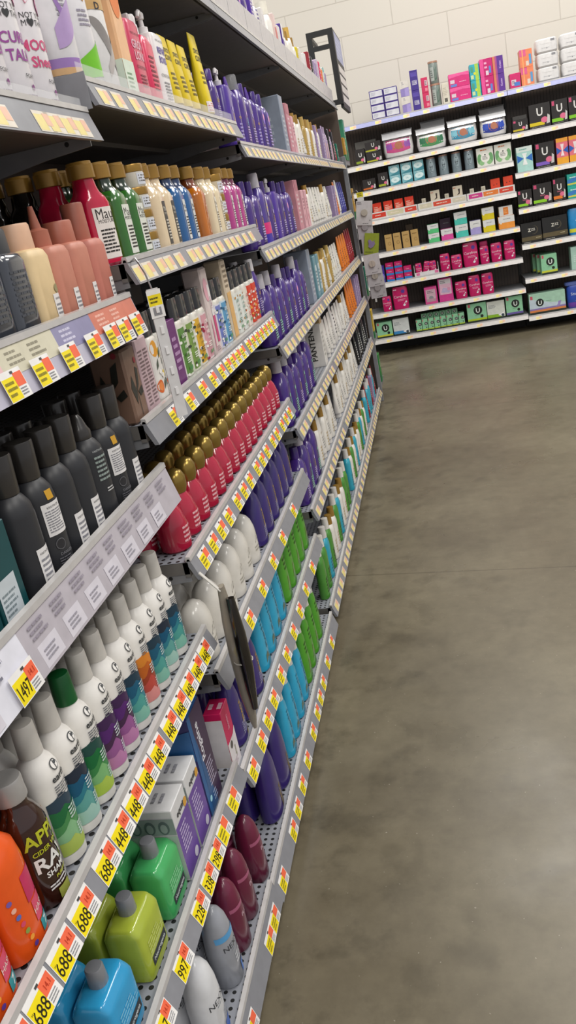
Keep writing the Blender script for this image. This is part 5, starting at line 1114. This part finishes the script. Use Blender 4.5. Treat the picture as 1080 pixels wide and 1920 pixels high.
k, f = carepack('c2d', .1, .175); putb('L2', k, f, 'upright magenta pack with white feather', 'pack', [.298, .41], yf=7.63)
# right second shelf
MT = '#8fc9a0'
def mint(w, h, band, s=1.): return [('c', .01, h*.62, .034*s, '#1f2420'), ('T', 'U', .01, h*.62 - .018*s, .05*s, '#e8efe8'), ('r', -w/2, 0, w/2, h*.1, '#26302a'), ('r', -w/2, h*.1, w/2, h*.2, band), ('r', -w*.44, h*.82, -w*.32, h*.98, '#c8586a'), ('l', -w*.1, h*.36, w*.25, h*.4, 1, '#5a8a6a'), ('c', w*.24, h*.3, .012*s, '#1f2420')]
k, f = C_('m2', .13, .165, MT, mint(.13, .165, '#c8cc3a')); 
for i in range(3): putb('R2', k, f, 'mint green carton with black U disc', 'box', .93 - .022*i, yf=7.63 + .1206*i)
k, f = C_('ml', .12, .185, '#a9cabc', [('l', -.04, .06, .04, .12, 4, '#c8dcd2')]); putb('R2', k, f, 'plain pale sage carton', 'box', 1.17, yf=7.63)
# bottom shelf
k, f = C_('m1a', .14, .14, MT, mint(.14, .14, '#c8cc3a')); putb('L1', k, f, 'mint carton with black U disc at far left', 'box', -.525, yf=7.63)
wb = lambda w, h, c: [('r', -w/2, 0, w/2, h*.1, '#26302a'), ('p', [(-w/2, h*.1), (w*.3, h*.1), (w*.1, h*.26), (-w/2, h*.28)], c), ('l', -w*.42, h*.6, w*.05, h*.82, 3, '#9aa0a0'), ('p', [(w*.1, h*.2), (w*.3, h*.12), (w*.46, h*.34), (w*.3, h*.3)], '#f2f2f2'), ('c', w*.36, h*.18, .012, '#3a4a54')]
k, f = C_('w1a', .14, .148, '#d4d8d6', wb(.14, .148, '#3a8ac4')); putb('L1', k, f, 'white carton with blue foot', 'box', -.375, yf=7.63)
k, f = C_('ms', .049, .105, MT, mint(.049, .105, '#a8c03a', .42)); xs = [-.272 + .0535*i for i in range(9)][1:9]
putb('L1', k, f, 'slim mint carton with black U dot', 'box', xs, yf=7.63)
k, f = C_('ms2', .05, .046, '#6f9c7c', [('c', .0, .024, .014, '#1f2420'), ('T', 'U', .0, .017, .02, '#d8e4d8')], .08)
putb('L1', k, f, 'short mint carton lying on slim ones', 'box', [x for x in xs[1:7]], SH['L1'][0] + .1056, yf=7.645)
k, f = C_('m1b', .165, .165, MT, mint(.165, .165, '#b0c82a', 1.1)); putb('L1', k, f, 'big mint carton with black U disc', 'box', .292, yf=7.63)
k, f = C_('w1b', .15, .155, '#d6dad0', wb(.15, .155, '#8ab82a')); putb('L1', k, f, 'white carton with lime foot', 'box', .455, yf=7.63)
k, f = C_('m1c', .14, .17, MT, mint(.14, .17, '#6a5aa0', 1.)); putb('L1', k, f, 'mint carton with U disc and purple foot', 'box', .612, yf=7.63)
w, h = .3, .175
k, f = C_('w1c', w, h, '#a6ccb4', [('p', [(-w/2, .0), (w/2, .0), (w/2, h*.4), (.02, h*.5), (-w/2, h*.78)], '#c0cfd8'), ('r', -w/2, h*.1, w/2, h*.2, '#d8844a'), ('r', -w/2, h*.2, w/2, h*.28, '#8a78b0'), ('r', -w/2, 0, w/2, h*.1, '#26302a'), ('c', -.062, h*.55, .033, '#1f2420'), ('T', 'U', -.062, h*.44, .05, '#e8efe8'), ('l', -.01, h*.56, .05, h*.62, 1, '#7a9a90'), ('p', [(.06, h*.22), (.1, h*.25), (.115, h*.5), (.09, h*.48), (.085, h*.34)], '#9a88c0'), ('r', -.14, h*.74, -.12, h*.9, '#c8586a')]); putb('R1', k, f, 'wide mint and lilac carton with black U disc', 'box', .888, yf=7.63)
putb('R1', 'blue1', lambda: soft_pack(.17, .1, .19, '#2a4aa8', [('r', -.08, .008, .08, .05, '#6a3a9c'), ('t', 'Stayfree', -.0, .11, .034, '#dce4f2'), ('p', [(-.02, .06), (.04, .05), (.06, .09), (.02, .1)], '#e0e4ee')], 'soft_pack', False, 4.), 'blue plastic pack with purple foot', 'pack', 1.14, yf=7.63)
putb('R1', 'blue1t', lambda: soft_pack(.19, .1, .03, '#5a6cae', [], 'soft_pack', False, 4.), 'blue pack lying flat on the upright blue pack', 'pack', 1.14, SH['R1'][0] + .1906, yf=7.635)
# ------------------------------------------------------------------ light and camera
def area(x, y, z, sx, sy, e, col=(1, .965, .905)):
    l = bpy.data.lights.new('ceiling_lamp', 'AREA'); l.shape = 'RECTANGLE'; l.size = sx; l.size_y = sy; l.energy = e; l.color = col
    o = bpy.data.objects.new('ceiling_lamp', l); COL.objects.link(o); o.location = (x, y, z); return o
for x, y, e in ((1.0, -2.2, 1.15), (1.05, 3.0, 1.05), (2.6, .6, .95), (2.6, 6.0, .85), (-1.9, -1.5, .65), (-1.9, 3.0, .75), (-1.9, 6.5, .45), (.5, 6.2, .75)):
    area(x, y, 4.3, .9, 2.2, 80 * e)
w = bpy.data.worlds.new('World'); SC.world = w; w.use_nodes = True
bg = w.node_tree.nodes['Background']; bg.inputs[0].default_value = (.97, .97, 1, 1); bg.inputs[1].default_value = .52
cam = bpy.data.cameras.new('Camera'); co = bpy.data.objects.new('Camera', cam); COL.objects.link(co)
Rr, Pp, Yy, FPX = .205493, -.341770, .224061, 1568.3
Rm = Matrix.Rotation(Yy, 3, 'Z') @ Matrix.Rotation(Pp, 3, 'X') @ Matrix.Rotation(Rr, 3, 'Y')
r_, f_, u_ = Rm.col[0], Rm.col[1], Rm.col[2]
mw = Matrix(((r_[0], u_[0], -f_[0], 0), (r_[1], u_[1], -f_[1], 0), (r_[2], u_[2], -f_[2], 1.40), (0, 0, 0, 1)))
co.matrix_world = mw
cam.sensor_fit = 'HORIZONTAL'; cam.sensor_width = 36; cam.lens = FPX / 1080 * 36; cam.clip_start = .02
SC.camera = co
finish_labels()
